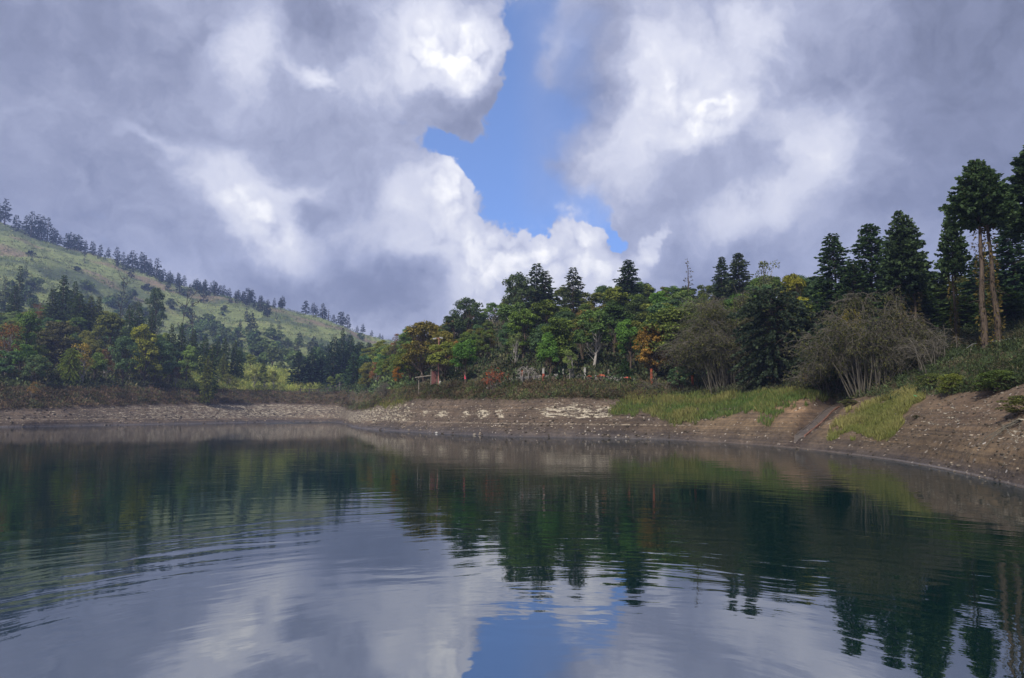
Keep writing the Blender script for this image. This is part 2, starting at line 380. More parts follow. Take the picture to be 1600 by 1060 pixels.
def ss(a, b, x): t = np.clip((x - a) / (b - a), 0, 1); return t * t * (3 - 2 * t)
def bump(x, c, w): return np.exp(-((x - c) / w) ** 2)
def terrain_masks(co, s, th):
    x, y, z = co.T
    u = 800 + F * np.tan(np.clip(th, -1.3, 1.3))
    n = fbm(x / 7, y / 7, 31, 4)
    right = ss(1020, 1120, u)
    mud = np.array([.080, .061, .047]); brown = np.array([.092, .067, .044]); wet = np.array([.040, .036, .038])
    c = mud[None] * (1 - right[:, None]) + brown[None] * right[:, None]
    c = c * (1 + .5 * n[:, None])
    # reddish dry scree of the near bank
    k = (ss(1380, 1500, u) * ss(6, 6.6, s))[:, None]; c = c * (1 - k) + k * np.array([.108, .076, .052])
    # dry leaf litter on the mound
    k = (bump(u, 1235, 38) * bump(s, 6.55, .45) * 1.2).clip(0, 1)[:, None]; c = c * (1 - k) + k * np.array([.165, .11, .07])
    k = ss(5.75, 5.2, s)[:, None] * .75 * (1 - .3 * right[:, None]); c = c * (1 - k) + wet * k
    ab = _d1 - _d0; tt = np.clip(((x - _d0[0]) * ab[0] + (y - _d0[1]) * ab[1]) / (ab @ ab), -.05, 1.25)
    dd = np.hypot(x - _d0[0] - tt * ab[0], y - _d0[1] - tt * ab[1]); kk = (ss(2.9, 1.5, dd + n * 1.5) * ss(4.9, 5.2, s))[:, None] * .8
    c = c * (1 - kk) + kk * np.array([.040, .029, .024])
    kk = (bump(u, 1150, 70) * bump(s, 6.4, .5) * .8 * ss(.1, -.2, n))[:, None].clip(0, 1); c = c * (1 - kk) + kk * np.array([.048, .038, .033])
    def lay(mask, col):
        nonlocal c
        m = np.clip(mask, 0, 1)[:, None]; c = c * (1 - m) + np.array(col) * m
    lay(ss(7.0, 7.25, s), (.075, .058, .036))
    lay(ss(8.8, 9.1, s), (.045, .042, .022))
    lay(ss(9.0, 9.3, s) * ss(270, 340, u) * ss(520, 480, u), (.15, .165, .05))
    lay(ss(11.0, 11.6, s), (.17, .205, .075))
    lay(ss(11.6, 12, s) * ss(.1, .45, fbm(x / 60, y / 60, 41, 4) + .5 * bump(u, 380, 150) * bump(s, 13, .8) + .25 * bump(s, 15, .3)), (.07, .095, .045))
    lay(ss(14.0, 14.4, s) * ss(.1, .4, fbm(x / 90, y / 30, 47, 3) + .12 * bump(u, 180, 90)), (.19, .15, .10))
    lay((s < 5.0) * ss(5, 4.9, s), (.02, .028, .024))
    # pale stone mask
    p = .36 * ss(5.85, 6.1, s) * ss(7.02, 6.9, s) * (u < 546) * (1 - .3 * bump(u, 60, 90)) * (1 + .25 * bump(u, 400, 120))
    pl = .46 * ss(5.4, 5.9, s) * ss(7.0, 6.8, s) * ss(700, 600, u + 40 * n)
    p = np.where((u >= 546) & (u < 700), pl, p)
    mr = ss(5.98, 6.03, s) * ss(7.0, 6.85, s)
    p = np.where((u >= 640) & (u < 820), np.maximum(pl, (.10 + .55 * (bump(u, 728, 6) + bump(u, 755, 12) + bump(u, 782, 7) + .8 * bump(u, 690, 14) + .7 * bump(u, 665, 8)) * bump(s, 6.25, .26)) * mr), p)
    p = np.where((u >= 820) & (u < 1000), (.12 + .36 * ss(815, 860, u) * ss(6.95, 6.5, s)) * mr * ss(962, 952, u), p)
    p = np.where(u > 1000, .28 * bump(u, 1480, 60) * bump(s, 6.55, .25) + .30 * bump(u, 1590, 60) * bump(s, 6.3, .3) + .05, p)
    p = p * ss(4.99, 5.2, s) * (s < 7.1)
    return c.clip(.005, 1), p

def m_terrain():
    m = bpy.data.materials.new('lake_bank_and_hill_ground'); m.use_nodes = True; N = NT(m.node_tree)
    at = N.n('ShaderNodeAttribute', attribute_name='Col'); pa = N.n('ShaderNodeAttribute', attribute_name='pale')
    stg = N.n('ShaderNodeAttribute', attribute_name='zone')
    geo = N.n('ShaderNodeNewGeometry'); P = geo.outputs['Position']
    sep = N.n('ShaderNodeSeparateXYZ'); N.put(sep.inputs[0], P)
    uv = N.n('ShaderNodeUVMap', uv_map='shore')
    nA = N.noise(P, .35, 6, .6); nB = N.noise(P, 2.2, 6, .65); nC = N.noise(P, .05, 5, .6)
    col = N.mix(1.0, at.outputs['Color'], N.ramp(nB, [(.25, (.55, .52, .5)), (.5, (1, 1, 1)), (.75, (1.5, 1.5, 1.45))]), 'MULTIPLY')
    col = N.mix(1.0, col, N.ramp(nA, [(.3, (.72, .7, .7)), (.7, (1.3, 1.28, 1.22))]), 'MULTIPLY')
    bz = N.n('ShaderNodeCombineXYZ'); N.put(bz.inputs[0], N.m('MULTIPLY', sep.outputs[0], .03)); N.put(bz.inputs[1], N.m('MULTIPLY', sep.outputs[1], .03))
    N.put(bz.inputs[2], N.m('ADD', N.m('MULTIPLY', sep.outputs[2], 3.2), N.m('MULTIPLY', nA, .5)))
    bands = N.noise(bz.outputs[0], 1.6, 4, .7)
    bk = N.m('MULTIPLY', N.mr(stg.outputs['Fac'], 5.0, 5.1), N.mr(stg.outputs['Fac'], 7.0, 6.6))
    col = N.mix(bk, col, N.mix(1.0, col, N.ramp(bands, [(.36, (.66, .66, .68)), (.5, (1, 1, 1)), (.62, (1.35, 1.3, 1.22))]), 'MULTIPLY'))
    # pale stone, layered in short horizontal courses
    sc = N.vm('MULTIPLY', uv.outputs[0], (.55, 3.4, 1))
    sc = N.vm('ADD', sc, N.vm('SCALE', N.noise(P, .6, 3, .6, out=1), scale=.9))
    st = N.noise(sc, 1.3, 7, .68)
    st2 = N.noise(sc, 5.0, 4, .6)
    pm = N.m('ADD', pa.outputs['Fac'], N.m('MULTIPLY', N.m('SUBTRACT', st, .5), 1.9))
    pm = N.m('ADD', pm, N.m('MULTIPLY', N.m('SUBTRACT', st2, .5), .7))
    pm = N.m('MULTIPLY', N.mr(pm, .42, .56), N.mr(pa.outputs['Fac'], .03, .12))
    stone = N.ramp(st2, [(.3, (.18, .155, .12)), (.5, (.35, .305, .23)), (.72, (.54, .49, .38))])
    col = N.mix(pm, col, stone)
    # dark joints slanting down the pitched bank
    jx = N.m('ADD', uv.outputs[0], 0) if False else None
    su = N.n('ShaderNodeSeparateXYZ'); N.put(su.inputs[0], uv.outputs[0])
    jj = N.m('ADD', N.m('MULTIPLY', su.outputs[0], .11), N.m('MULTIPLY', su.outputs[1], .13))
    jj = N.m('ADD', jj, N.m('MULTIPLY', N.noise(P, .22, 3, .5), .55))
    fr = N.m('ABSOLUTE', N.m('SUBTRACT', N.m('FRACT', jj), .5))
    jm = N.m('MULTIPLY', N.mr(fr, .035, .0), N.mr(pa.outputs['Fac'], .35, .5))
    col = N.mix(N.m('MULTIPLY', jm, .7), col, (.06, .05, .045))
    # little bright and dark stones everywhere on the bank
    vo = N.n('ShaderNodeTexVoronoi'); vo.inputs['Scale'].default_value = 2.6; N.put(vo.inputs['Vector'], P)
    vr = N.n('ShaderNodeSeparateColor'); N.put(vr.inputs[0], vo.outputs['Color'])
    bankm = N.m('MULTIPLY', N.mr(stg.outputs['Fac'], 5.0, 5.1), N.mr(stg.outputs['Fac'], 7.3, 7.0))
    peb = N.m('MULTIPLY', N.mr(vo.outputs['Distance'], .34, .24), N.mr(vr.outputs[0], .80, .86))
    pebc = N.ramp(vr.outputs[1], [(0, (.12, .10, .09)), (.5, (.28, .24, .2)), (1, (.5, .47, .42))])
    col = N.mix(N.m('MULTIPLY', N.m('MULTIPLY', peb, bankm), .75), col, pebc)
    # pale strand line and silt rim just over the water
    zz = N.m('ADD', sep.outputs[2], N.m('MULTIPLY', N.m('SUBTRACT', N.noise(P, .5, 4, .6), .5), .22))
    ln = N.m('MULTIPLY', N.mr(N.m('ABSOLUTE', N.m('SUBTRACT', zz, 1.72)), .10, .03), N.mr(nB, .42, .58))
    ln = N.m('MULTIPLY', N.m('MULTIPLY', ln, bankm), N.mr(sep.outputs[0], 24, 16))
    col = N.mix(N.m('MULTIPLY', ln, .6), col, (.34, .29, .22))
    rimw = N.m('MULTIPLY', N.mr(sep.outputs[2], .13, .05), bankm)
    col = N.mix(N.m('MULTIPLY', rimw, .65), col, (.24, .23, .24))
    # tufts on the mountain
    mtm = N.mr(stg.outputs['Fac'], 11.5, 12.2)
    tuft = N.noise(P, .16, 6, .7)
    col = N.mix(N.m('MULTIPLY', mtm, N.mr(tuft, .52, .66)), col, N.mix(.5, col, (.06, .085, .04)))
    pr = N.n('ShaderNodeBsdfPrincipled'); N.put(pr.inputs['Base Color'], col)
    wetm = N.mr(sep.outputs[2], .8, .1)
    N.put(pr.inputs['Roughness'], N.mr(wetm, 0, 1, .95, .5, False)); pr.inputs['Specular IOR Level'].default_value = .3
    bh = N.m('ADD', N.m('MULTIPLY', nB, .20), N.m('MULTIPLY', N.noise(P, 7, 4, .6), .06))
    bh = N.m('ADD', bh, N.m('MULTIPLY', pm, .08))
    bh = N.m('ADD', bh, N.m('MULTIPLY', peb, .05))
    bh = N.m('ADD', bh, N.m('MULTIPLY', N.m('MULTIPLY', tuft, mtm), 3.0))
    bp = N.n('ShaderNodeBump'); bp.inputs['Strength'].default_value = .9; bp.inputs['Distance'].default_value = 1.0
    N.put(bp.inputs['Height'], bh); N.nt.links.new(bp.outputs[0], pr.inputs['Normal'])
    o = N.n('ShaderNodeOutputMaterial'); N.nt.links.new(pr.outputs[0], o.inputs[0])
    return m

co, fc, sv, thv = terrain_grid()
ter = mesh_obj('ground', co, fc, m_terrain(), smooth=True)
tag(ter, 'stony brown lake bank rising to wooded slopes and a grassy mountain', None, None, 'structure')
colr, pale = terrain_masks(co, sv, thv)
a = ter.data.color_attributes.new('Col', 'FLOAT_COLOR', 'POINT')
a.data.foreach_set('color', np.concatenate([colr, np.ones((len(colr), 1))], 1).astype(np.float32).ravel())
a = ter.data.attributes.new('pale', 'FLOAT', 'POINT'); a.data.foreach_set('value', pale.astype(np.float32))
a = ter.data.attributes.new('zone', 'FLOAT', 'POINT'); a.data.foreach_set('value', sv.astype(np.float32))
uvl = ter.data.uv_layers.new(name='shore')
GRs = np.interp(thv, GT, GR[:, 6]); arc = np.cumsum(np.concatenate([[0], np.hypot(np.diff(GR[:, 6] * np.sin(GT)), np.diff(GR[:, 6] * np.cos(GT)))]))
uu = np.interp(thv, GT, arc); vv = co[:, 2]
li = fc.ravel(); uvl.data.foreach_set('uv', np.stack([uu[li], vv[li]], 1).astype(np.float32).ravel())

# ------------------------------------------------------------------ water
def m_water():
    m = bpy.data.materials.new('lake_water'); m.use_nodes = True; N = NT(m.node_tree)
    geo = N.n('ShaderNodeNewGeometry'); P = geo.outputs['Position']
    wv = N.vm('SCALE', N.vm('SUBTRACT', N.noise(P, .12, 3, .5, out=1), (.5, .5, .5)), scale=3.0)
    q = N.vm('SUBTRACT', N.vm('ADD', P, wv), (.5, 5.5, 0))
    sep = N.n('ShaderNodeSeparateXYZ'); N.put(sep.inputs[0], q)
    q2 = N.n('ShaderNodeCombineXYZ'); N.put(q2.inputs[0], sep.outputs[0]); N.put(q2.inputs[1], sep.outputs[1])
    r = N.vm('LENGTH', q2.outputs[0]); th = N.m('ARCTAN2', sep.outputs[0], sep.outputs[1])
    pol = N.n('ShaderNodeCombineXYZ'); N.put(pol.inputs[0], N.m('MULTIPLY', r, 1.0)); N.put(pol.inputs[1], N.m('MULTIPLY', th, 2.2))
    a = N.noise(pol.outputs[0], 1.15, 2, .45)
    b = N.noise(pol.outputs[0], 4.2, 2, .45)
    ring = N.m('SINE', N.m('MULTIPLY', r, 7.5))
    lumps = N.noise(N.vm('MULTIPLY', P, (1, 1.0, 1)), .9, 2, .5)
    gust = N.mr(N.noise(P, .07, 2, .5), .35, .62, .35, 1.0)
    far = N.mr(r, 95, 18, .07, 1.0)
    near = N.mr(r, 3, 11, .35, 1.0)
    hgt = N.m('ADD', N.m('MULTIPLY', a, .017), N.m('MULTIPLY', ring, .0007))
    hgt = N.m('ADD', hgt, N.m('MULTIPLY', b, .0055))
    hgt = N.m('ADD', hgt, N.m('MULTIPLY', lumps, .007))
    hgt = N.m('MULTIPLY', N.m('MULTIPLY', hgt, gust), N.m('MULTIPLY', far, near))
    # wind-ruffled patch by the far inlet
    gx, gy = wpt(482, 250)
    dp = N.vm('LENGTH', N.vm('MULTIPLY', N.vm('SUBTRACT', P, (gx, gy, 0)), (1 / 13.0, 1 / 38.0, 0)))
    ruf = N.mr(dp, 1.0, .75)
    hgt = N.m('ADD', hgt, N.m('MULTIPLY', N.m('MULTIPLY', N.noise(P, 2.0, 2, .6), ruf), .16))
    bp = N.n('ShaderNodeBump'); bp.inputs['Strength'].default_value = 1.0; bp.inputs['Distance'].default_value = 1.0
    N.put(bp.inputs['Height'], hgt)
    df = N.n('ShaderNodeBsdfDiffuse'); df.inputs[0].default_value = (.002, .013, .013, 1)
    gl = N.n('ShaderNodeBsdfGlossy'); gl.inputs[0].default_value = (.94, .94, .96, 1)
    N.put(gl.inputs['Roughness'], N.mr(r, 10, 120, .012, .05))
    N.nt.links.new(bp.outputs[0], gl.inputs['Normal'])
    fr = N.n('ShaderNodeFresnel'); fr.inputs[0].default_value = 5.5; N.nt.links.new(bp.outputs[0], fr.inputs['Normal'])
    mx = N.n('ShaderNodeMixShader'); N.put(mx.inputs[0], fr.outputs[0]); N.nt.links.new(df.outputs[0], mx.inputs[1]); N.nt.links.new(gl.outputs[0], mx.inputs[2])
    o = N.n('ShaderNodeOutputMaterial'); N.nt.links.new(mx.outputs[0], o.inputs[0])
    return m
bm = bmesh.new(); bmesh.ops.create_grid(bm, x_segments=8, y_segments=8, size=360)
me = bpy.data.meshes.new('lake_water'); bm.to_mesh(me); bm.free(); me.materials.append(m_water())
wat = bpy.data.objects.new('lake_water', me); COL.objects.link(wat)
tag(wat, 'dark teal lake water with long ripples mirroring woods and clouds', None, None, 'structure')

# ================================================================== materials
def m_leaf():
    m = bpy.data.materials.new('leaves'); m.use_nodes = True; N = NT(m.node_tree)
    oi = N.n('ShaderNodeObjectInfo'); geo = N.n('ShaderNodeNewGeometry')
    r = geo.outputs['Random Per Island']
    c = N.mix(1.0, oi.outputs['Color'], N.ramp(r, [(0, (.45, .5, .5)), (.5, (1, 1, 1)), (1, (1.65, 1.55, 1.3))]), 'MULTIPLY')
    nz = N.noise(geo.outputs['Position'], .45, 3, .6)
    c = N.mix(1.0, c, N.ramp(nz, [(.3, (.62, .66, .62)), (.7, (1.4, 1.34, 1.25))]), 'MULTIPLY')
    tw = N.noise(geo.outputs['Position'], 1.7, 2, .6)
    c = N.mix(N.mr(tw, .48, .72), c, N.mix(1.0, c, (1.06, 1.03, .88), 'MULTIPLY'))
    c = N.mix(1.0, c, (1.20, 1.19, .98), 'MULTIPLY')
    df = N.n('ShaderNodeBsdfDiffuse'); N.put(df.inputs[0], c)
    tl = N.n('ShaderNodeBsdfTranslucent'); N.put(tl.inputs[0], N.mix(1.0, c, (1.1, 1.2, .6), 'MULTIPLY'))
    mx = N.n('ShaderNodeMixShader'); mx.inputs[0].default_value = .28
    N.nt.links.new(df.outputs[0], mx.inputs[1]); N.nt.links.new(tl.outputs[0], mx.inputs[2])
    o = N.n('ShaderNodeOutputMaterial'); N.nt.links.new(mx.outputs[0], o.inputs[0]); return m
def m_cover(name, mult=1.0):
    """ground cover leaves with their own colour per clump"""
    m = bpy.data.materials.new(name); m.use_nodes = True; N = NT(m.node_tree)
    at = N.n('ShaderNodeAttribute', attribute_name='Col')
    df = N.n('ShaderNodeBsdfDiffuse'); N.put(df.inputs[0], at.outputs['Color'])
    tl = N.n('ShaderNodeBsdfTranslucent'); N.put(tl.inputs[0], at.outputs['Color'])
    mx = N.n('ShaderNodeMixShader'); mx.inputs[0].default_value = .25
    N.nt.links.new(df.outputs[0], mx.inputs[1]); N.nt.links.new(tl.outputs[0], mx.inputs[2])
    o = N.n('ShaderNodeOutputMaterial'); N.nt.links.new(mx.outputs[0], o.inputs[0]); return m
def m_solid(name, col, rough=.85, var=.35, scale=3.0, stretch=(1, 1, .25), bump_=.02, spec=.3):
    m = bpy.data.materials.new(name); m.use_nodes = True; N = NT(m.node_tree)
    tc = N.n('ShaderNodeTexCoord'); P = N.vm('MULTIPLY', tc.outputs['Object'], stretch)
    n = N.noise(P, scale, 5, .65)
    c = N.mix(1.0, col, N.ramp(n, [(.3, (1 - var,) * 3), (.7, (1 + var,) * 3)]), 'MULTIPLY')
    pr = N.n('ShaderNodeBsdfPrincipled'); N.put(pr.inputs['Base Color'], c); pr.inputs['Roughness'].default_value = rough
    pr.inputs['Specular IOR Level'].default_value = spec
    bp = N.n('ShaderNodeBump'); bp.inputs['Distance'].default_value = bump_; N.put(bp.inputs['Height'], n)
    N.nt.links.new(bp.outputs[0], pr.inputs['Normal'])
    o = N.n('ShaderNodeOutputMaterial'); N.nt.links.new(pr.outputs[0], o.inputs[0]); return m
LEAF = m_leaf()
BARK = m_solid('brown_bark', (.075, .055, .040), var=.5)
PALEBARK = m_solid('pale_bark', (.26, .24, .22), var=.45, scale=2)
TWIG = m_solid('grey_twigs', (.095, .086, .068), var=.35, scale=1.2)
DARKTWIG = m_solid('dark_dead_wood', (.05, .045, .045), var=.3)

# ================================================================== shapes
def leafq(P, Nn, size, r=None, aspect=.7):
    """irregular four-cornered leaf clumps at points P facing Nn"""
    r = r or rng
    n = len(P); size = np.broadcast_to(size, (n,))[:, None]
    Nn = Nn / (np.linalg.norm(Nn, axis=1, keepdims=True) + 1e-9)
    t = r.normal(size=(n, 3)); t -= (t * Nn).sum(1, keepdims=True) * Nn; t /= np.linalg.norm(t, axis=1, keepdims=True) + 1e-9
    b = np.cross(Nn, t)
    j = lambda: 1 + r.uniform(-.35, .35, (n, 1))
    v = np.stack([P + t * size * .5 * j(), P + b * size * .5 * aspect * j(), P - t * size * .5 * j(), P - b * size * .5 * aspect * j()], 1)
    return v.reshape(-1, 3), np.arange(n * 4).reshape(n, 4)
def leafdir(P, Dr, size, width, r=None):
    """narrow leaf sprays starting at P along Dr"""
    r = r or rng
    n = len(P); Dr = Dr / (np.linalg.norm(Dr, axis=1, keepdims=True) + 1e-9)
    size = np.broadcast_to(size, (n,))[:, None]
    s = r.normal(size=(n, 3)); s -= (s * Dr).sum(1, keepdims=True) * Dr; s /= np.linalg.norm(s, axis=1, keepdims=True) + 1e-9
    w = size * width
    v = np.stack([P, P + Dr * size * .5 + s * w * .5, P + Dr * size, P + Dr * size * .5 - s * w * .5], 1)
    return v.reshape(-1, 3), np.arange(n * 4).reshape(n, 4)
def tubes(paths, sides=6):
    """paths: list of (points, radii); connected tapered tubes as quads"""
    V, Fc, o = [], [], 0
    for pts, rad in paths:
        pts = np.asarray(pts, float); n = len(pts)
        d = np.gradient(pts, axis=0); d /= np.linalg.norm(d, axis=1, keepdims=True) + 1e-9
        ref = np.array([0, 0, 1.0]) if abs(d[:, 2]).mean() < .8 else np.array([1.0, 0, 0])
        a = np.cross(d, ref); a /= np.linalg.norm(a, axis=1, keepdims=True) + 1e-9; b = np.cross(d, a)
        ang = np.arange(sides) * 2 * math.pi / sides
        ring = pts[:, None] + np.asarray(rad)[:, None, None] * (a[:, None] * np.cos(ang)[None, :, None] + b[:, None] * np.sin(ang)[None, :, None])
        V.append(ring.reshape(-1, 3)); i = np.arange(n * sides).reshape(n, sides) + o
        j = np.roll(i, -1, 1)
        Fc.append(np.stack([i[:-1], j[:-1], j[1:], i[1:]], -1).reshape(-1, 4)); o += n * sides
        # close the tip
    return np.concatenate(V), np.concatenate(Fc)
def join(parts):
    V, Fc, M, o = [], [], [], 0
    for i, (v, f) in enumerate(parts):
        V.append(v); Fc.append(f + o); M.append(np.full(len(f), i)); o += len(v)
    return np.concatenate(V), np.concatenate(Fc), np.concatenate(M)

def bend(p0, p1, n=6, wob=.1, sag=0, r=None):
    r = r or rng
    p0, p1 = np.asarray(p0, float), np.asarray(p1, float); L = np.linalg.norm(p1 - p0)
    t = np.linspace(0, 1, n)[:, None]; p = p0 + (p1 - p0) * t
    k = r.normal(size=3) * wob * L; p = p + np.sin(t * math.pi) * k + r.normal(size=(n, 3)) * wob * L * .15 * np.sin(t * math.pi)
    p[:, 2] += (sag * L * np.sin(t * math.pi))[:, 0]
    return p

# ---- broadleaf prototype (nominal height 10, half width 3)
def broadleaf(seed, H=10., hw=3.2, base=.28, nl=20, leaves=7500, ls=.31, shape='round', trunks=1, open_=0.0, lr=1.15, limb=True):
    r = np.random.default_rng(seed)
    lobes = []
    for i in range(nl):
        a = r.uniform(0, 2 * math.pi); q = r.uniform(0, 1) ** .8
        zc = H * (base + .08) + (H * (1 - base) - lr * 1.3) * q
        f = (q - .02)
        if shape == 'round': w = math.sqrt(max(0, 1 - (2 * f - .85) ** 2 / 1.4))
        elif shape == 'cone': w = (1 - f) ** .7
        elif shape == 'umbrella': w = .45 + .55 * f
        else: w = .75 + .25 * math.sin(f * 9)
        rad = (hw - lr * .6) * w * r.uniform(.25, 1) ** .6
        lobes.append((math.cos(a) * rad, math.sin(a) * rad, zc, lr * r.uniform(.65, 1.25)))
    lobes = np.array(lobes); lobes[0, :2] *= .2; lobes[0, 2] = H - lobes[0, 3]
    n = r.integers(0, nl, leaves); L = lobes[n]
    d = r.normal(size=(leaves, 3)); d /= np.linalg.norm(d, axis=1, keepdims=True); d[:, 2] = np.where(d[:, 2] < -.45, -d[:, 2], d[:, 2])
    rad = L[:, 3:4] * (r.uniform(.35, 1.12, (leaves, 1)) ** .55)
    P = L[:, :3] + d * rad * np.array([1.1, 1.1, .82]) + r.normal(size=(leaves, 3)) * .06
    nn = d + r.normal(size=(leaves, 3)) * .55 + np.array([0, 0, .35])
    crown = leafq(P, nn, ls * r.uniform(.55, 1.3, leaves), r)
    paths = []
    for k in range(trunks):
        off = np.array([r.normal() * .25, r.normal() * .25, 0]) if trunks > 1 else np.zeros(3)
        top = np.array([r.normal() * .4, r.normal() * .4, H * .8]) + off * 2
        tr = bend(off + [0, 0, -.6], top, 9, .04, 0, r); rr0 = .17 / math.sqrt(trunks) + .03
        paths.append((tr, np.linspace(rr0 * 1.25, .03, 9)))
        for j in range(nl // trunks):
            l = lobes[(k + j * trunks) % nl]; zi = max(.25, min(.85, (l[2] - 1.4 - math.hypot(l[0], l[1]) * .5) / (H * .8)))
            p0 = tr[int(zi * 8)]
            paths.append((bend(p0, l[:3], 5, .08, -.05, r), np.linspace(.065, .015, 5)))
    return crown, tubes(paths, 5)

# ---- conifer prototype: whorls of flat sprays
def conifer(seed, H=12., hw=2.6, bare=.12, step=.34, per=7, sprays=16, ls=.42, prof='cone', gap=.12, twin=False, dead=0, droop=.22, trunk_r=.17):
    r = np.random.default_rng(seed)
    paths, P, Dv, S = [], [], [], []
    axes = [(0, 0)] if not twin else [(-.75, 0), (.8, .3)]
    for ai, (ox, oy) in enumerate(axes):
        Ht = H * (1 if ai == 0 else .965)
        lean = r.normal(size=2) * .15
        tr = np.stack([np.linspace(ox, ox * .55 + lean[0], 12), np.linspace(oy, oy * .5 + lean[1], 12), np.linspace(-.6, Ht, 12)], 1)
        tr[1:-1, :2] += r.normal(size=(10, 2)) * .05
        paths.append((tr, np.linspace(trunk_r * 1.3, .02, 12) ** 1.0))
        z = H * bare
        while z < Ht - .05:
            q = (z - H * bare) / (Ht - H * bare)
            if prof == 'cone': w = (1 - q) ** .72 * (1 if q > .06 else .7)
            elif prof == 'full': w = (1 - q) ** .54 * (.84 + .16 * math.sin(q * 40))
            elif prof == 'column': w = (1 - q ** 2.4) * .9 * (1 if q > .05 else .7) + .04
            elif prof == 'umbrella': w = (1 - q) ** .74 * (.62 + .38 * min(1, q / .18))
            elif prof == 'blob': w = math.sqrt(max(.02, 1 - (1.9 * q - .9) ** 2))
            else: w = (1 - q)
            zi = (z + .6) / (Ht + .6) * 11; i0 = int(min(zi, 10)); c = tr[i0] + (tr[i0 + 1] - tr[i0]) * (zi - i0)
            nb = max(3, int(per * (.5 + .5 * w)))
            a0 = r.uniform(0, 6.28)
            for b in range(nb):
                if r.uniform() < gap: continue
                a = a0 + b * 6.283 / nb + r.normal() * .25
                L = hw * w * r.uniform(.52, 1.2) + .08
                up = .42 * q + .05 + r.normal() * .08
                dr = np.array([math.cos(a), math.sin(a), 0])
                n = 5; t = np.linspace(0, 1, n)[:, None]
                pts = c + dr * L * t; pts[:, 2] += L * (up * t[:, 0] - droop * t[:, 0] ** 2 * 1.6 + .10 * t[:, 0] ** 4)
                if L > .5: paths.append((pts, np.linspace(.035, .008, n)))
                m = max(3, int(sprays * (L / hw + .12)))
                tt = r.uniform(.12, 1.0, m) ** .7; sgn = r.choice([-1, 1], m)
                bi = tt * (n - 1); k = np.minimum(bi.astype(int), n - 2); pp = pts[k] + (pts[k + 1] - pts[k]) * (bi - k)[:, None]
                side = np.array([-dr[1], dr[0], 0])
                dd = dr * r.uniform(.35, 1.0, (m, 1)) + side * (sgn * r.uniform(.2, 1.0, m) * (1.1 - tt * .5))[:, None] + np.array([0, 0, 1]) * r.uniform(-.35, .25, (m, 1))
                P.append(pp + r.normal(size=(m, 3)) * .03); Dv.append(dd); S.append(ls * r.uniform(.6, 1.3, m) * (.6 + .5 * w))
            z += step * r.uniform(.75, 1.25) * (1 - .35 * q)
        for k in range(dead):
            z = H * r.uniform(.25, bare); a = r.uniform(0, 6.28); zi = (z + .6) / (Ht + .6) * 11; c = tr[int(zi)]
            paths.append((bend([c[0], c[1], z], [c[0] + math.cos(a) * r.uniform(.5, 1.6), c[1] + math.sin(a) * r.uniform(.5, 1.6), z + r.uniform(-.5, .2)], 5, .1, 0, r), np.linspace(.025, .008, 5)))
    P = np.concatenate(P); Dv = np.concatenate(Dv); S = np.concatenate(S)
    return leafdir(P, Dv, S, .62, r), tubes(paths, 6)

# ---- bare tangled shrub: arching and hanging grey twigs
def tangle(seed, Rx=4.5, Ry=3.5, H=5.0, stems=16, sub=9, sub2=7, lean=0.0, droop=.9, r0=.07):
    r = np.random.default_rng(seed); big, P0, P1, W = [], [], [], []
    def seg(p): P0.append(p[:-1]); P1.append(p[1:])
    for i in range(stems):
        a = r.uniform(0, 6.28); q = math.sqrt(r.uniform(.02, 1))
        e = np.array([math.cos(a) * Rx * q + lean * r.uniform(.3, 1), math.sin(a) * Ry * q, H * (1 - .65 * q ** 2) * r.uniform(.8, 1.05)])
        b = np.array([math.cos(a) * Rx * q * .35 + r.normal() * .5 + lean * .3, math.sin(a) * Ry * q * .35 + r.normal() * .4, -.6])
        m = bend(b, e, 9, .06, .16 + .14 * q, r); big.append((m, np.linspace(r0, .026, 9)))
        for j in range(sub):
            k = r.integers(3, 9); p = m[k]
            a2 = a + r.normal() * 1.3; L = r.uniform(.25, .55) * min(Rx, Ry) * (.6 + .5 * q)
            e2 = p + np.array([math.cos(a2) * L, math.sin(a2) * L, -droop * L * r.uniform(-.35, .9)])
            m2 = bend(p, e2, 6, .10, .18, r); big.append((m2, np.linspace(.026, .012, 6)))
            for l in range(sub2):
                k2 = r.integers(1, 6); p2 = m2[k2]; a3 = a2 + r.normal() * 1.1; L3 = L * r.uniform(.25, .7)
                e3 = p2 + np.array([math.cos(a3) * L3, math.sin(a3) * L3, -droop * L3 * r.uniform(-.5, 1.1)])
                big.append((bend(p2, e3, 4, .12, .12, r), np.linspace(.016, .008, 4)))
    return tubes(big, 3)
def dead_tree(seed, H=8., n=9):
    r = np.random.default_rng(seed); tr = bend([0, 0, -.5], [r.normal() * .8, 0, H], 8, .06, 0, r); ps = [(tr, np.linspace(.2, .04, 8))]
    for i in range(n):
        k = r.integers(3, 8); a = r.uniform(0, 6.28); L = r.uniform(.15, .3) * H
        e = tr[k] + [math.cos(a) * L, math.sin(a) * L, L * r.uniform(.1, .9)]; m = bend(tr[k], e, 5, .12, 0, r); ps.append((m, np.linspace(.08, .03, 5)))
        for j in range(3):
            a += r.normal(); L2 = L * .5; ps.append((bend(m[r.integers(2, 5)], m[3] + [math.cos(a) * L2, math.sin(a) * L2, L2 * r.uniform(0, 1)], 4, .1, 0, r), np.linspace(.04, .015, 4)))
    return tubes(ps, 4)

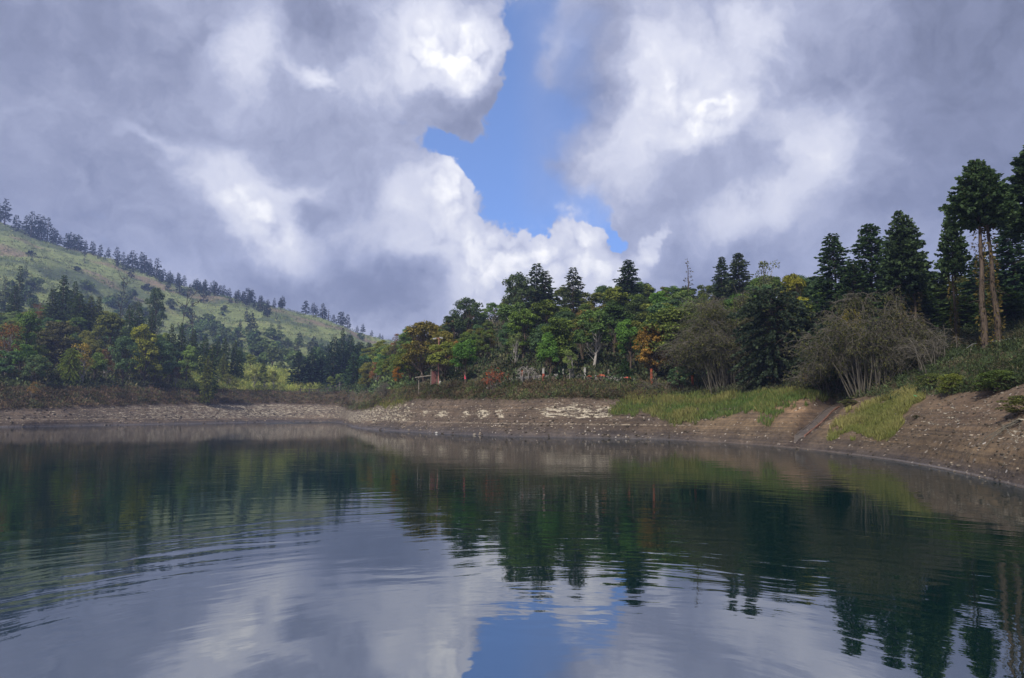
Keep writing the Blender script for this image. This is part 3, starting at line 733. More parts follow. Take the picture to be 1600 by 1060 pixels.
# ================================================================== library of meshes (H, hw, crown mesh, trunk mesh)
LIB = {}
def lib(key, H, hw, crown, trunk, bark=BARK):
    cm = bpy.data.meshes.new('crown_' + key); tm = bpy.data.meshes.new('trunk_' + key)
    for me, (v, f), mat in ((cm, crown, LEAF), (tm, trunk, bark)):
        me.vertices.add(len(v)); me.vertices.foreach_set('co', v.astype(np.float32).ravel())
        me.loops.add(f.size); me.loops.foreach_set('vertex_index', f.astype(np.int32).ravel())
        me.polygons.add(len(f)); me.polygons.foreach_set('loop_start', np.arange(0, f.size, 4, dtype=np.int32)); me.update(calc_edges=True)
        me.materials.append(mat)
    LIB[key] = (H, hw, cm, tm)
for i in range(5):
    lib(f'broad_{i}', 10, 3.2, *broadleaf(100 + i, nl=28 + i * 4, base=(.28, .22, .3, .25, .34)[i], lr=(1.0, .85, 1.05, .8, .95)[i], shape=('round', 'round', 'cone', 'oval', 'round')[i]))
for i in range(2):
    lib(f'pale_{i}', 10, 3.2, *broadleaf(120 + i, nl=26, leaves=4600, base=.36, lr=.85, shape='round', trunks=1 + i), bark=PALEBARK)
for i in range(2):
    lib(f'sparse_{i}', 10, 3.2, *broadleaf(130 + i, nl=26, leaves=1700, ls=.30, base=.25, lr=1.0, shape='oval', trunks=2), bark=PALEBARK)
lib('dome', 10, 4.2, *broadleaf(140, H=10, hw=4.2, nl=44, leaves=5200, ls=.34, base=.2, lr=.95, shape='round'))
lib('fine', 10, 3.6, *broadleaf(145, H=10, hw=3.6, nl=90, leaves=9000, ls=.30, base=.18, lr=.72, shape='round'))
lib('layered', 10, 5.6, *conifer(150, H=10, hw=5.6, bare=.06, step=.5, per=12, sprays=80, ls=.40, prof='blob', gap=.05, droop=.32))
for i in range(4):
    lib(f'cone_{i}', 12, 2.7, *conifer(200 + i, hw=2.7, bare=.08, prof=('cone', 'column', 'cone', 'blob')[i], step=.36, per=9, sprays=20, ls=.5, gap=.04))
lib('thin', 12, 1.5, *conifer(210, hw=1.5, bare=.15, step=.5, per=5, sprays=6, ls=.4, gap=.3))
lib('shaggy', 12, 2.2, *conifer(211, hw=2.2, bare=.10, step=.3, per=9, sprays=22, ls=.42, gap=.25, prof='full'))
# the large ones on the right, finer
lib('big_cone_0', 14, 3.6, *conifer(220, H=14, hw=3.8, bare=.03, step=.32, per=12, sprays=60, ls=.40, gap=.08, prof='full', droop=.26))
lib('big_cone_1', 14, 3.4, *conifer(221, H=14, hw=3.6, bare=.03, step=.32, per=12, sprays=60, ls=.40, gap=.12, prof='full', droop=.26))
lib('umb_twin', 16, 3.1, *conifer(230, H=16, hw=3.1, bare=.66, step=.19, per=13, sprays=62, ls=.38, gap=.14, prof='umbrella', twin=True, dead=12, droop=.12, trunk_r=.27))
lib('umb_a', 12, 2.3, *conifer(231, H=12, hw=2.3, bare=.55, step=.19, per=12, sprays=48, ls=.36, gap=.10, prof='umbrella', dead=12, droop=.12, trunk_r=.19))
lib('umb_b', 12, 2.3, *conifer(232, H=12, hw=2.3, bare=.42, step=.2, per=12, sprays=46, ls=.36, gap=.14, prof='umbrella', twin=True, dead=8, droop=.12, trunk_r=.15))
# far ones: one mesh, crown and trunk together
def far_mesh(key, crown, trunk):
    v, f, mi = join([crown, trunk]); me = bpy.data.meshes.new('far_' + key)
    me.vertices.add(len(v)); me.vertices.foreach_set('co', v.astype(np.float32).ravel())
    me.loops.add(f.size); me.loops.foreach_set('vertex_index', f.astype(np.int32).ravel())
    me.polygons.add(len(f)); me.polygons.foreach_set('loop_start', np.arange(0, f.size, 4, dtype=np.int32))
    me.polygons.foreach_set('material_index', mi.astype(np.int32)); me.update(calc_edges=True)
    me.materials.append(LEAF); me.materials.append(BARK); return me
FAR = {}
for i in range(4):
    FAR[f'pine_{i}'] = (12, 2.8, far_mesh(f'pine_{i}', *conifer(300 + i, hw=2.8, bare=(.12, .1, .25, .1)[i], step=.7, per=7, sprays=9, ls=1.1, gap=.2, prof=('cone', 'umbrella', 'full', 'column')[i], trunk_r=.3)))
for i in range(3):
    FAR[f'shrub_{i}'] = (4, 3, far_mesh(f'shrub_{i}', *broadleaf(320 + i, H=4, hw=3.0, base=.05, nl=9, leaves=420, ls=.8, lr=1.1)))
FAR['snag'] = (12, 1.4, far_mesh('snag', *conifer(330, hw=1.4, bare=.3, step=1.3, per=4, sprays=4, ls=.8, gap=.35, trunk_r=.25)))

TREES = []          # (object, u, v, kind words, colour word, zone)
TAKEN = []
def vary(c, a=.18):
    k = 1 + random.uniform(-a, a); return tuple(max(.004, x * k * (1 + random.uniform(-a * .5, a * .5))) for x in c)
def plant(key, x, y, H, hw, col, name='tree', cat='tree', label=None, group=None, bark=None, rz=None, zoff=0.0, zone=None, words=None):
    H0, w0, cm, tm = LIB[key]; z = gz(x, y) + zoff
    t = empty(name, (x, y, z), random.uniform(0, 6.28) if rz is None else rz)
    t.scale = (hw / w0, hw / w0, H / H0)
    for nm, me in (('crown', cm), ('trunk', tm)):
        o = bpy.data.objects.new(nm, me); COL.objects.link(o); o.parent = t; o.color = (*col, 1)
    tag(t, label, cat, group)
    if label is None: TREES.append((t, x, y, z + H * .6, zone, words))
    TAKEN.append((x, y)); return t
def hero(key, u, D, vtop, hwpx, col, label, name='tree', cat='tree', group=None, vb=None, zoff=0, rz=None, zone=None, words=None):
    x, y = wpt(u, D); z = gz(x, y) + zoff
    H = (zat(D, vtop) - z); hw = hwpx / F * D
    return plant(key, x, y, H, hw, col, name, cat, label, group, zoff=zoff, rz=rz, zone=zone, words=words)
def far_tree(key, x, y, H, hw, col, name, cat, label=None, group=None, zone=None, words=None):
    H0, w0, me = FAR[key]; z = gz(x, y) - .3
    o = bpy.data.objects.new(name, me); COL.objects.link(o); o.location = (x, y, z); o.rotation_euler = (0, 0, random.uniform(0, 6.28))
    o.scale = (hw / w0, hw / w0, H / H0); o.color = (*col, 1); tag(o, label, cat, group)
    if label is None: TREES.append((o, x, y, z + H * .6, zone, words))
    return o

# ------------------------------------------------------------------ colours of foliage
DK = (.038, .062, .032); CON = (.045, .070, .032); BLUE = (.055, .092, .060); MID = (.080, .118, .040); OLV = (.108, .125, .044)
BRI = (.075, .14, .042); YEL = (.17, .155, .03); ORG = (.20, .125, .045); RUS = (.13, .072, .042); BRN = (.14, .10, .05); YG = (.16, .20, .05)

# ---- the tall conifers on the right
hero('umb_twin', 1556, 58, 250, 50, (0.045, 0.075, 0.048), 'tallest conifer, twin ivy-covered trunks and a flat dark crown, right side', 'conifer_tree', 'conifer', rz=0)
hero('umb_a', 1640, 60, 226, 58, (0.039, 0.066, 0.045), 'tall dark conifer cut off by the right edge of the photo', 'conifer_tree', 'conifer')
hero('umb_a', 1499, 66, 332, 25, (0.045, 0.075, 0.048), 'slim conifer with one bare leaning trunk just left of the tallest conifer', 'conifer_tree', 'conifer')
hero('umb_b', 1426, 76, 329, 36, (0.045, 0.072, 0.048), 'conifer with several bare lower trunks behind the grey branch tangle', 'conifer_tree', 'conifer')
hero('big_cone_0', 1372, 88, 351, 62, (0.042, 0.075, 0.045), 'full dark conifer clothed to the ground, right one of the dense pair', 'conifer_tree', 'conifer')
hero('big_cone_1', 1314, 92, 366, 54, (0.039, 0.069, 0.045), 'full dark conifer clothed to the ground, left one of the dense pair', 'conifer_tree', 'conifer')
hero('big_cone_0', 1597, 80, 348, 55, (0.039, 0.075, 0.051), 'wide dark conifer at the right edge behind the tallest conifer', 'conifer_tree', 'conifer')
hero('big_cone_1', 1545, 84, 398, 40, (0.039, 0.072, 0.048), 'dark conifer seen between the slim leaning one and the tallest', 'conifer_tree', 'conifer')
hero('big_cone_0', 1470, 84, 425, 60, (0.068, 0.099, 0.045), 'olive green conifer spreading behind the slim leaning trunk', 'conifer_tree', 'conifer')
hero('big_cone_0', 1405, 90, 392, 34, (0.036, 0.060, 0.042), 'dark conifer filling the gap right of the dense pair', 'conifer_tree', 'conifer')
hero('big_cone_1', 1342, 86, 412, 46, (.036, .062, .038), 'shorter dark conifer wedged between the dense conifer pair', 'conifer_tree', 'conifer')
hero('big_cone_0', 1446, 80, 446, 46, (.042, .070, .038), 'low green conifer between the many-trunked and the slim conifer', 'conifer_tree', 'conifer')
hero('big_cone_1', 1518, 76, 462, 40, (.045, .072, .036), 'low green conifer between the slim and the tallest conifer', 'conifer_tree', 'conifer')
hero('big_cone_0', 1580, 72, 450, 50, (.038, .066, .038), 'low dark conifer right behind the foot of the tallest conifer', 'conifer_tree', 'conifer')
hero('big_cone_1', 1272, 94, 470, 36, (.036, .060, .038), 'low dark conifer at the left foot of the dense conifer pair', 'conifer_tree', 'conifer')
# ---- skyline of the right hill
hero('big_cone_0', 1161, 140, 396, 34, (0.051, 0.069, 0.048), 'pointed conifer on the skyline straight above the big grey dome shrub', 'conifer_tree', 'conifer')
hero('big_cone_1', 1133, 145, 402, 24, (0.042, 0.066, 0.045), 'narrow conifer on the skyline just left of the pointed one above the grey shrub', 'conifer_tree', 'conifer')
hero('thin', 1081, 150, 404, 14, (0.075, 0.075, 0.060), 'thin half-dead spire of a conifer on the skyline', 'conifer_tree', 'conifer')
hero('big_cone_1', 984, 158, 407, 34, (0.039, 0.063, 0.042), 'dark pointed conifer standing alone on the skyline above the orange tree', 'conifer_tree', 'conifer')
hero('shaggy', 896, 162, 418, 27, (0.054, 0.069, 0.054), 'ragged dark conifer on the skyline right of the ragged pair', 'conifer_tree', 'conifer')
hero('shaggy', 838, 164, 412, 32, (0.051, 0.072, 0.054), 'ragged conifer with open branches, left one of the skyline pair', 'conifer_tree', 'conifer')
hero('shaggy', 854, 163, 424, 28, (0.051, 0.072, 0.054), 'ragged conifer, right and lower one of the skyline pair', 'conifer_tree', 'conifer')
hero('dome', 808, 162, 430, 30, (0.054, 0.078, 0.051), 'dense round-topped tree on the skyline touching the ragged conifer pair', 'broadleaf_tree')
hero('dome', 730, 178, 468, 31, (0.051, 0.078, 0.051), 'dome-shaped tree standing out on the skyline above the red-leaved shrub', 'broadleaf_tree')
hero('broad_1', 706, 182, 493, 20, (0.051, 0.075, 0.051), 'small tree leaning on the left side of the dome-shaped skyline tree', 'broadleaf_tree')
hero('sparse_0', 1202, 128, 406, 26, (0.083, 0.098, 0.060), 'thin see-through tree on the skyline right of the pointed conifer', 'broadleaf_tree')
hero('fine', 1245, 108, 432, 26, (.15, .15, .035), 'yellow-leaved tree high on the right slope beside the dense conifers', 'broadleaf_tree')
hero('broad_3', 1265, 100, 468, 22, (0.225, 0.225, 0.045), 'lower yellow-green tree left of the dense dark conifers', 'broadleaf_tree')
hero('broad_1', 1335, 78, 485, 20, (.17, .15, .035), 'small yellow tree behind the top of the bare branch tangle', 'broadleaf_tree')
hero('layered', 1212, 86, 452, 66, (.034, .050, .044), 'big dark tree with layered grey-green sprays behind the grey dome shrub', 'broadleaf_tree')
hero('layered', 1300, 74, 520, 50, (0.036, 0.054, 0.045), 'low dark layered tree between the dense conifers and the branch tangle', 'broadleaf_tree')
# ---- foot of the right hill
hero('fine', 1021, 102.5, 509, 31, ORG, 'orange-leaved tree with a red painted trunk by the fence', 'broadleaf_tree')
hero('broad_2', 857, 108, 520, 22, (.072, .145, .045), 'bright green young tree above the white and red post', 'broadleaf_tree')
hero('pale_1', 891, 106, 548, 12, (0.150, 0.195, 0.090), 'small pale green tree with several thin white stems', 'broadleaf_tree')
hero('broad_0', 984, 109, 500, 22, (.072, .145, .045), 'bright green tree just left of the orange-leaved tree', 'broadleaf_tree')
hero('broad_4', 1040, 112, 478, 42, (0.063, 0.112, 0.068), 'large blue-green tree behind the orange-leaved tree', 'broadleaf_tree')
hero('sparse_1', 803, 118, 520, 14, (0.090, 0.120, 0.060), 'thin tree with a tall white trunk right of the red-leaved shrub', 'broadleaf_tree')
hero('fine', 664, 150, 506, 40, (.11, .095, .04), 'brown and gold autumn tree rising behind the lamp post', 'broadleaf_tree')
hero('fine', 694, 142, 520, 26, (.13, .12, .045), 'golden-leaved tree just right of the lamp post', 'broadleaf_tree')
hero('sparse_0', 713, 139, 532, 18, (0.210, 0.105, 0.060), 'sparse rusty red tree with a pale trunk right of the lamp post', 'broadleaf_tree')
hero('broad_3', 640, 158, 548, 20, (.072, .145, .045), 'bright green tree left of the leaning timber rail', 'broadleaf_tree')
hero('fine', 621, 164, 572, 9, (.22, .11, .03), 'small upright orange tree beside the round grey bush', 'broadleaf_tree')
hero('sparse_0', 588, 232, 565, 16, (0.180, 0.090, 0.060), 'sparse dark red tree left of the round grey bush', 'broadleaf_tree')
hero('cone_0', 552, 292, 552, 20, (0.048, 0.090, 0.054), 'smooth green conifer in front of the dark valley conifers', 'conifer_tree', 'conifer')
hero('dome', 1061, 96, 574, 21, (0.090, 0.150, 0.105), 'glossy blue-green bush between two orange painted posts', 'shrub', 'shrub')
hero('cone_0', 977, 106, 560, 13, (0.045, 0.090, 0.045), 'small green cone-shaped bush under the trees by the fence', 'shrub', 'shrub')
# ---- dark conifers in the valley
for k, (u, vt, hw_) in enumerate([(466, 550, 18), (486, 545, 16), (499, 548, 18), (512, 538, 16), (520, 525, 15), (532, 513, 12), (546, 524, 16), (560, 534, 18), (574, 536, 16), (478, 562, 18), (505, 560, 20), (540, 552, 20), (566, 556, 18)]):
    hero('cone_%d' % (k % 3), u, 322 + 6 * (k % 4), vt, hw_, vary((0.027, 0.051, 0.042), .1),
         {5: 'tallest pointed tip of the dark conifer clump in the valley', 0: 'leftmost dark conifer of the clump in the valley'}.get(k, 'dark conifer in the valley clump, %s' % ['', 'second from left', 'third from left along its top', 'just left of the tallest tip, lower', 'next left of the tallest tip', '', 'next right of the tallest tip', 'second right of the tallest tip', 'rightmost at the top', 'low at the left front', 'low in the left half of the front', 'low under the tallest tip', 'low at the right front'][k]),
         'conifer_tree', 'conifer', 'dark conifers in the valley clump')
# ---- left wood, its conifers
LC = [(88, 430, 19, 300, DK, 'tallest of the pointed dark conifers above the left wood'), (105, 440, 14, 296, DK, 'dark conifer touching the right side of the tallest left one'),
      (72, 452, 16, 292, CON, 'pointed dark conifer in front of the tallest left one'), (117, 456, 20, 286, CON, 'broad dark green conifer right of the tallest left one'),
      (134, 462, 15, 290, OLV, 'dull green conifer in the middle of the left group'), (146, 463, 12, 300, CON, 'narrow dark conifer right end of the left group'),
      (12, 446, 14, 300, DK, 'dark pointed conifer at the left edge of the photo'), (212, 480, 20, 285, DK, 'dark wide conifer standing alone in the middle of the left wood'),
      (231, 484, 12, 292, CON, 'brownish narrow conifer right of the wide dark one'), (197, 476, 10, 300, CON, 'small dark conifer left of the wide dark one'),
      (264, 507, 13, 285, CON, 'left of two close dark conifers below the dead trees'), (281, 505, 12, 290, DK, 'right of two close dark conifers below the dead trees'),
      (299, 514, 9, 290, CON, 'narrow dark conifer right of the close pair'), (318, 523, 10, 288, CON, 'pointed conifer below the slanting dead trunk'),
      (329, 537, 10, 262, DK, 'dark conifer with a sharp tip in the grass slope, leftmost of that row'), (349, 526, 9, 300, CON, 'tall narrow conifer at the edge of the grass slope'),
      (364, 532, 8, 305, CON, 'second narrow conifer at the edge of the grass slope'), (373, 541, 7, 305, DK, 'third narrow conifer at the edge of the grass slope'),
      (337, 528, 8, 310, CON, 'conifer just behind the row at the edge of the grass slope'), (322, 556, 10, 255, OLV, 'olive round-sided conifer in the grass slope'),
      (411, 562, 6, 320, DK, 'small dark conifer standing alone on the light grass slope'), (348, 552, 8, 290, OLV, 'short conifer low on the grass slope')]
for (u, vt, hw_, D, c, lb) in LC: hero('cone_1' if hw_ < 12 else 'cone_%d' % (u % 2 * 2), u, D, vt, hw_, vary(c, .1), lb, 'conifer_tree', 'conifer')
hero('shaggy', 18, 372, 416, 12, (0.045, 0.068, 0.053), 'dark ragged tree standing alone on the grass at far left', 'conifer_tree', 'conifer')
hero('dome', 236, 345, 452, 17, (0.060, 0.090, 0.068), 'round grey-green tree rising above the left wood', 'broadleaf_tree')
# ---- left wood, its front row
for a in [('sparse_1', 6, 200, 505, 26, RUS, 'rusty red tree at the left edge above the shore scrub'), ('broad_1', 36, 215, 490, 24, (0.090, 0.150, 0.053), 'bright green tree beside the rusty red one at left'),
          ('dome', 54, 198, 556, 22, (0.083, 0.128, 0.075), 'round pale green tree low in the left wood'), ('fine', 84, 235, 505, 36, (0.083, 0.083, 0.060), 'wide brownish grey tree in the left wood'),
          ('sparse_0', 128, 218, 535, 20, (0.240, 0.180, 0.053), 'gold-leaved tree with a forked white trunk in the left wood'), ('layered', 108, 213, 545, 16, (0.150, 0.195, 0.053), 'yellow-green tree with fern-like sprays left of the gold one'),
          ('dome', 192, 235, 528, 24, (0.068, 0.112, 0.075), 'blue-green round tree with a white trunk in the left wood'), ('dome', 250, 252, 535, 30, (0.068, 0.112, 0.075), 'wide blue-green tree right of the white-trunked one'),
          ('broad_0', 292, 264, 540, 16, (0.120, 0.180, 0.075), 'pale green tree beside the wide blue-green one'), ('sparse_1', 273, 257, 573, 13, RUS, 'small rusty red tree at the foot of the left wood'),
          ('sparse_0', 52, 186, 596, 10, (0.210, 0.135, 0.068), 'small bush with dry orange leaves in the shore scrub'), ('broad_3', 225, 245, 512, 24, (0.180, 0.195, 0.053), 'yellow-green tree in the middle of the left wood'),
          ('broad_1', 165, 262, 492, 26, (0.112, 0.128, 0.053), 'olive tree above the blue-green round one'), ('sparse_1', 200, 360, 470, 14, (0.060, 0.075, 0.060), 'bare thin tree above the left wood')]:
    hero(*a[:6], a[6], 'broadleaf_tree')
# ---- dead trees against the haze
for i, (u, D, vt, lb) in enumerate([(282, 322, 468, 'black dead tree with forked branches above the left wood'), (299, 322, 475, 'smaller black dead tree right of the forked one'), (332, 322, 503, 'slanting dead trunk with short branches above the wood'), (187, 322, 445, 'crooked dead tree with two tufts above the left wood'), (430, 320, 575, 'grey leafless small tree at the foot of the light grass slope')]):
    x, y = wpt(u, D); v, f = dead_tree(500 + i); z = gz(x, y); H = max(6, zat(D, vt) - z)
    o = mesh_obj('dead_tree', v, f, DARKTWIG); o.location = (x, y, z); s = H / 8; o.scale = (s * .45, s * .45, s)
    if i == 2: o.rotation_euler = (0, R(38), 0); o.scale = (s * .6, s * .6, s * .8)
    tag(o, lb, 'dead tree')

# ---- bare grey shrubs
def bare(name, u, D, seed, label, zoff=-.2, color=TWIG, leafy=0, lcol=(.062, .068, .036), lsz=.3, **kw):
    x, y = wpt(u, D); v, f = tangle(seed, **kw); o = mesh_obj(name, v, f, color); o.location = (x, y, gz(x, y) + zoff)
    tag(o, label, 'shrub'); TAKEN.append((x, y))
    if leafy:
        r = np.random.default_rng(seed + 50); n = leafy; q = r.integers(0, len(v), n); P = v[q] + r.normal(size=(n, 3)) * .18
        P = P[P[:, 2] > .1]; P = P * np.array([.97, .97, .95]); lv, lf = leafdir(P, r.normal(size=(len(P), 3)) + [0, 0, -.3], lsz * r.uniform(.5, 1.3, len(P)), .4, r)
        l = mesh_obj('foliage', lv, lf, LEAF, o); l.color = (*lcol, 1)
    return o
bare('bare_shrub', 1140, 93, 1, 'huge grey dome-shaped shrub of bare drooping twigs on the grassy rim', Rx=8.0, Ry=4.5, H=14.5, stems=80, sub=11, sub2=7, droop=1.0, leafy=22000)
bare('bare_shrub', 1375, 67, 2, 'wide tangle of bare grey branches arching left towards the water', Rx=7.4, Ry=3.4, H=10.2, stems=56, sub=11, sub2=7, lean=-1.2, droop=1.35, r0=.08, leafy=14000, lsz=.24)
bare('bare_shrub', 1310, 73, 3, 'low left arm of the grey branch tangle near the red painted post', Rx=4.4, Ry=2.2, H=5.2, leafy=3500, lsz=.22, stems=30, sub=9, sub2=6, lean=-1.0, droop=.9)
bare('bare_shrub', 1455, 62, 7, 'low right arm of the grey branch tangle under the slim conifer', Rx=3.8, Ry=2.4, H=4.4, stems=14, sub=8, sub2=5, lean=.8, droop=.9)
bare('bare_shrub', 1030, 98, 4, 'thin bare grey twigs under the orange-leaved tree', Rx=3.6, Ry=2, H=3.2, stems=16, sub=6, sub2=4)
bare('bare_shrub', 606, 176, 5, 'round grey leafless bush left of the leaning timber rail', Rx=2.8, Ry=2.4, H=4.6, stems=34, sub=8, sub2=4)
bare('bare_shrub', 822, 109, 6, 'small bare whitish bush beside the orange topped post', Rx=1.8, Ry=1.4, H=3.4, stems=12, sub=6, sub2=4, color=PALEBARK)
bare('red_shrub', 775, 112, 8, 'small red-leaved shrub above the low stone wall', Rx=1.7, Ry=1.3, H=3.6, stems=16, sub=6, sub2=4, droop=-.3, leafy=1100, lcol=(.24, .065, .04), lsz=.24, zoff=.3)

# ================================================================== scattered woods
def near_taken(x, y, d):
    return any((x - a) ** 2 + (y - b) ** 2 < d * d for a, b in TAKEN)
def scatter_sites(u0, u1, s0, s1, step, jitter=.4):
    out = []
    xs = np.arange(-400, 330, step)
    for i, y in enumerate(np.arange(40, 430, step)):
        X = xs + (step / 2 if i % 2 else 0) + rng.uniform(-jitter, jitter, len(xs)) * step
        Y = y + rng.uniform(-jitter, jitter, len(xs)) * step
        z, s = ground(X, Y, True); u, v = proj(X, Y, z)
        for k in np.where((s > s0) & (s < s1) & (u > u0) & (u < u1) & (Y > 0))[0]: out.append((X[k], Y[k], z[k], s[k], u[k], v[k]))
    return out
def pick(table):
    r = random.uniform(0, sum(t[0] for t in table))
    for t in table:
        r -= t[0]
        if r <= 0: return t[1:]
    return table[-1][1:]
GEN = [(22, 'broad', MID, 'dark green'), (12, 'broad', DK, 'very dark green'), (14, 'broad', BLUE, 'blue-green'), (16, 'broad', OLV, 'olive green'),
       (8, 'pale', (0.098, 0.150, 0.068), 'light green'), (7, 'broad', BRI, 'bright green'), (2, 'sparse', BRN, 'brownish'), (3, 'broad', (.135, .15, .045), 'yellow-green'), (7, 'cone', CON, 'dark green')]
LOW = [(16, 'pale', (0.083, 0.143, 0.068), 'light green'), (12, 'broad', BLUE, 'blue-green'), (12, 'broad', MID, 'dark green'), (10, 'broad', BRI, 'bright green'), (5, 'sparse', OLV, 'olive green'), (8, 'broad', DK, 'very dark green')]
AUT = [(12, 'broad', (.12, .13, .042), 'olive green'), (3, 'fine', (.13, .115, .04), 'golden brown'), (2, 'sparse', (.13, .075, .045), 'rusty red'), (14, 'broad', MID, 'dark green'), (7, 'broad', (.12, .145, .045), 'yellow-green'), (6, 'broad', BRI, 'bright green')]
LFT = [(12, 'broad', (.15, .17, .05), 'olive green'), (12, 'broad', (.10, .155, .05), 'mid green'), (9, 'broad', (.075, .125, .075), 'blue-green'), (9, 'broad', (.17, .21, .055), 'yellow-green'), (5, 'cone', CON, 'dark green'), (2, 'sparse', RUS, 'rusty red'), (7, 'pale', (.12, .175, .08), 'light green'), (3, 'fine', (.09, .09, .06), 'grey-brown')]
SKYL = np.full(1900, 2000.0)
def hidden(x, y, z, H, hw):
    u, v = proj(x, y, z + H * .93); a, b = int(u - hw / y * F * .7) + 100, int(u + hw / y * F * .7) + 100
    a, b = max(0, a), min(1899, b)
    if b <= a: return True
    vis = (SKYL[a:b] > float(v) + 2.5).mean()
    if vis < .34: return True
    SKYL[a:b] = np.minimum(SKYL[a:b], float(proj(x, y, z + H * .86)[1])); return False
def wood(sites, table_for, hfor, zone):
    sites = sorted(sites, key=lambda q: q[1])
    for (x, y, z, s, u, v) in sites:
        if near_taken(x, y, 3.3 if y < 125 else 2.6): continue
        kind, c, word = pick(table_for(u, s))
        H = hfor(u, s, y) * random.uniform(.82, 1.2)
        if kind == 'cone':
            key = 'cone_%d' % random.randrange(4); hw = H * random.uniform(.2, .27); nm, ct = 'conifer_tree', 'conifer'
        else:
            key = {'broad': 'broad_%d' % random.randrange(5), 'pale': 'pale_%d' % random.randrange(2), 'sparse': 'sparse_%d' % random.randrange(2), 'fine': 'fine'}[kind]
            hw = H * random.uniform(.32, .46); nm, ct = 'broadleaf_tree', 'tree'
        if 1275 < u < 1640 and y < 92: continue
        if hidden(x, y, z, H, hw): continue
        plant(key, x, y, H, hw, vary(c), nm, ct, zone=zone, words=(word, 'conifer' if kind == 'cone' else 'tree'))
# right hill
wood(scatter_sites(640, 1640, 8.95, 11.25, 6.3), lambda u, s: (LOW if s < 9.4 else GEN) if u > 740 else AUT,
     lambda u, s, D: float(np.interp(s, [9, 9.5, 10.2, 11.2], [9.5, 8.5, 7.6, 6.6])) * (.74 if u < 795 else 1 if u < 1290 else .72), 'right')
wood(scatter_sites(560, 640, 9.0, 11.2, 8.0), lambda u, s: AUT if s < 10 else LFT, lambda u, s, D: 8.5, 'valley')
# left wood and valley
def left_h(u, s, D): return 9.0 if u < 200 else 7.5
wood(scatter_sites(-60, 300, 8.95, 11.1, 9.3), lambda u, s: LFT, left_h, 'left')
wood([q for q in scatter_sites(300, 560, 9.0, 11.1, 12.5) if q[4] > 480 or (q[3] > 10.2 and random.random() < .10)], lambda u, s: LFT, lambda u, s, D: 6.5, 'valley')
# thin white stems in front of the left wood
for i, u in enumerate([20, 45, 87, 121, 150, 181, 205, 262, 274, 290, 318, 338, 356, 398, 413, 427]):
    D = float(np.interp(u, [0, 450], [190, 309])) + random.uniform(0, 3)
    hero('pale_1', u, D, 577 + random.uniform(-6, 8) + (6 if u > 300 else 0), 9, vary((.13, .15, .06)), None, 'broadleaf_tree', zone='left', words=('slim', 'white-stemmed tree'))

# ------------------------------------------------------------------ far mountain: ridge trees, slope trees, shrubs
RC = (.020, .030, .025)
def ridge_pt(u, off=0):
    t = math.atan(tx(u)); r = float(np.interp(t, GT, GR[:, 15])) + off
    return r * math.sin(t), r * math.cos(t)
def row(u0, u1, n, hpx, ds=(-14, 10), keys=('pine_0', 'pine_1', 'pine_2', 'pine_3')):
    for u in np.linspace(u0, u1, n):
        if random.random() < .34: continue
        u += random.uniform(-3, 3)
        x, y = ridge_pt(u + random.uniform(-1.5, 1.5), random.uniform(*ds)); H = hpx / F * y * random.uniform(.48, 1.1)
        far_tree(random.choice(keys), x, y, H, H * random.uniform(.2, .3), vary(RC, .15), 'ridge_tree', 'tree', zone='ridge', words=('dark', 'tree'))
row(-50, 30, 14, 44, (-20, 12)); row(32, 62, 5, 40); row(66, 92, 6, 34, (-4, 8)); row(94, 160, 14, 34); row(172, 196, 4, 27, (-4, 6)); row(200, 236, 8, 33); row(238, 300, 16, 22)
row(300, 400, 26, 22, (-18, 8)); row(402, 432, 9, 18); row(120, 240, 16, 18, (-34, -10)); row(240, 420, 26, 20, (-50, -12))
for (u, h, k) in [(434, 15, 0), (437, 18, 2), (474, 20, 3), (486, 18, 2), (491, 15, 0), (501, 22, 1), (504, 18, 0), (510, 16, 3), (518, 12, 3), (529, 20, 3), (533, 20, 1), (541, 20, 0), (556, 10, 0), (565, 14, 2), (579, 9, 0), (592, 8, 1), (596, 7, 0)]:
    x, y = ridge_pt(u, 0); H = h * 1.15 / F * y; far_tree('pine_%d' % k if k != 3 or u != 510 else 'snag', x, y, H, H * .27, vary(RC, .1), 'ridge_tree', 'tree', zone='ridge', words=('dark', 'tree'))
def on_slope(u, v, lo=11.6, hi=15.2):
    """first ground seen at photo position on the mountain"""
    t = math.atan(tx(u, v)); r = np.linspace(400, 900, 260); x, y = r * math.sin(t), r * math.cos(t)
    z, s = ground(x, y, True); uu, vv = proj(x, y, z); k = np.where(vv <= v)[0]
    return (x[k[0]], y[k[0]]) if len(k) else None
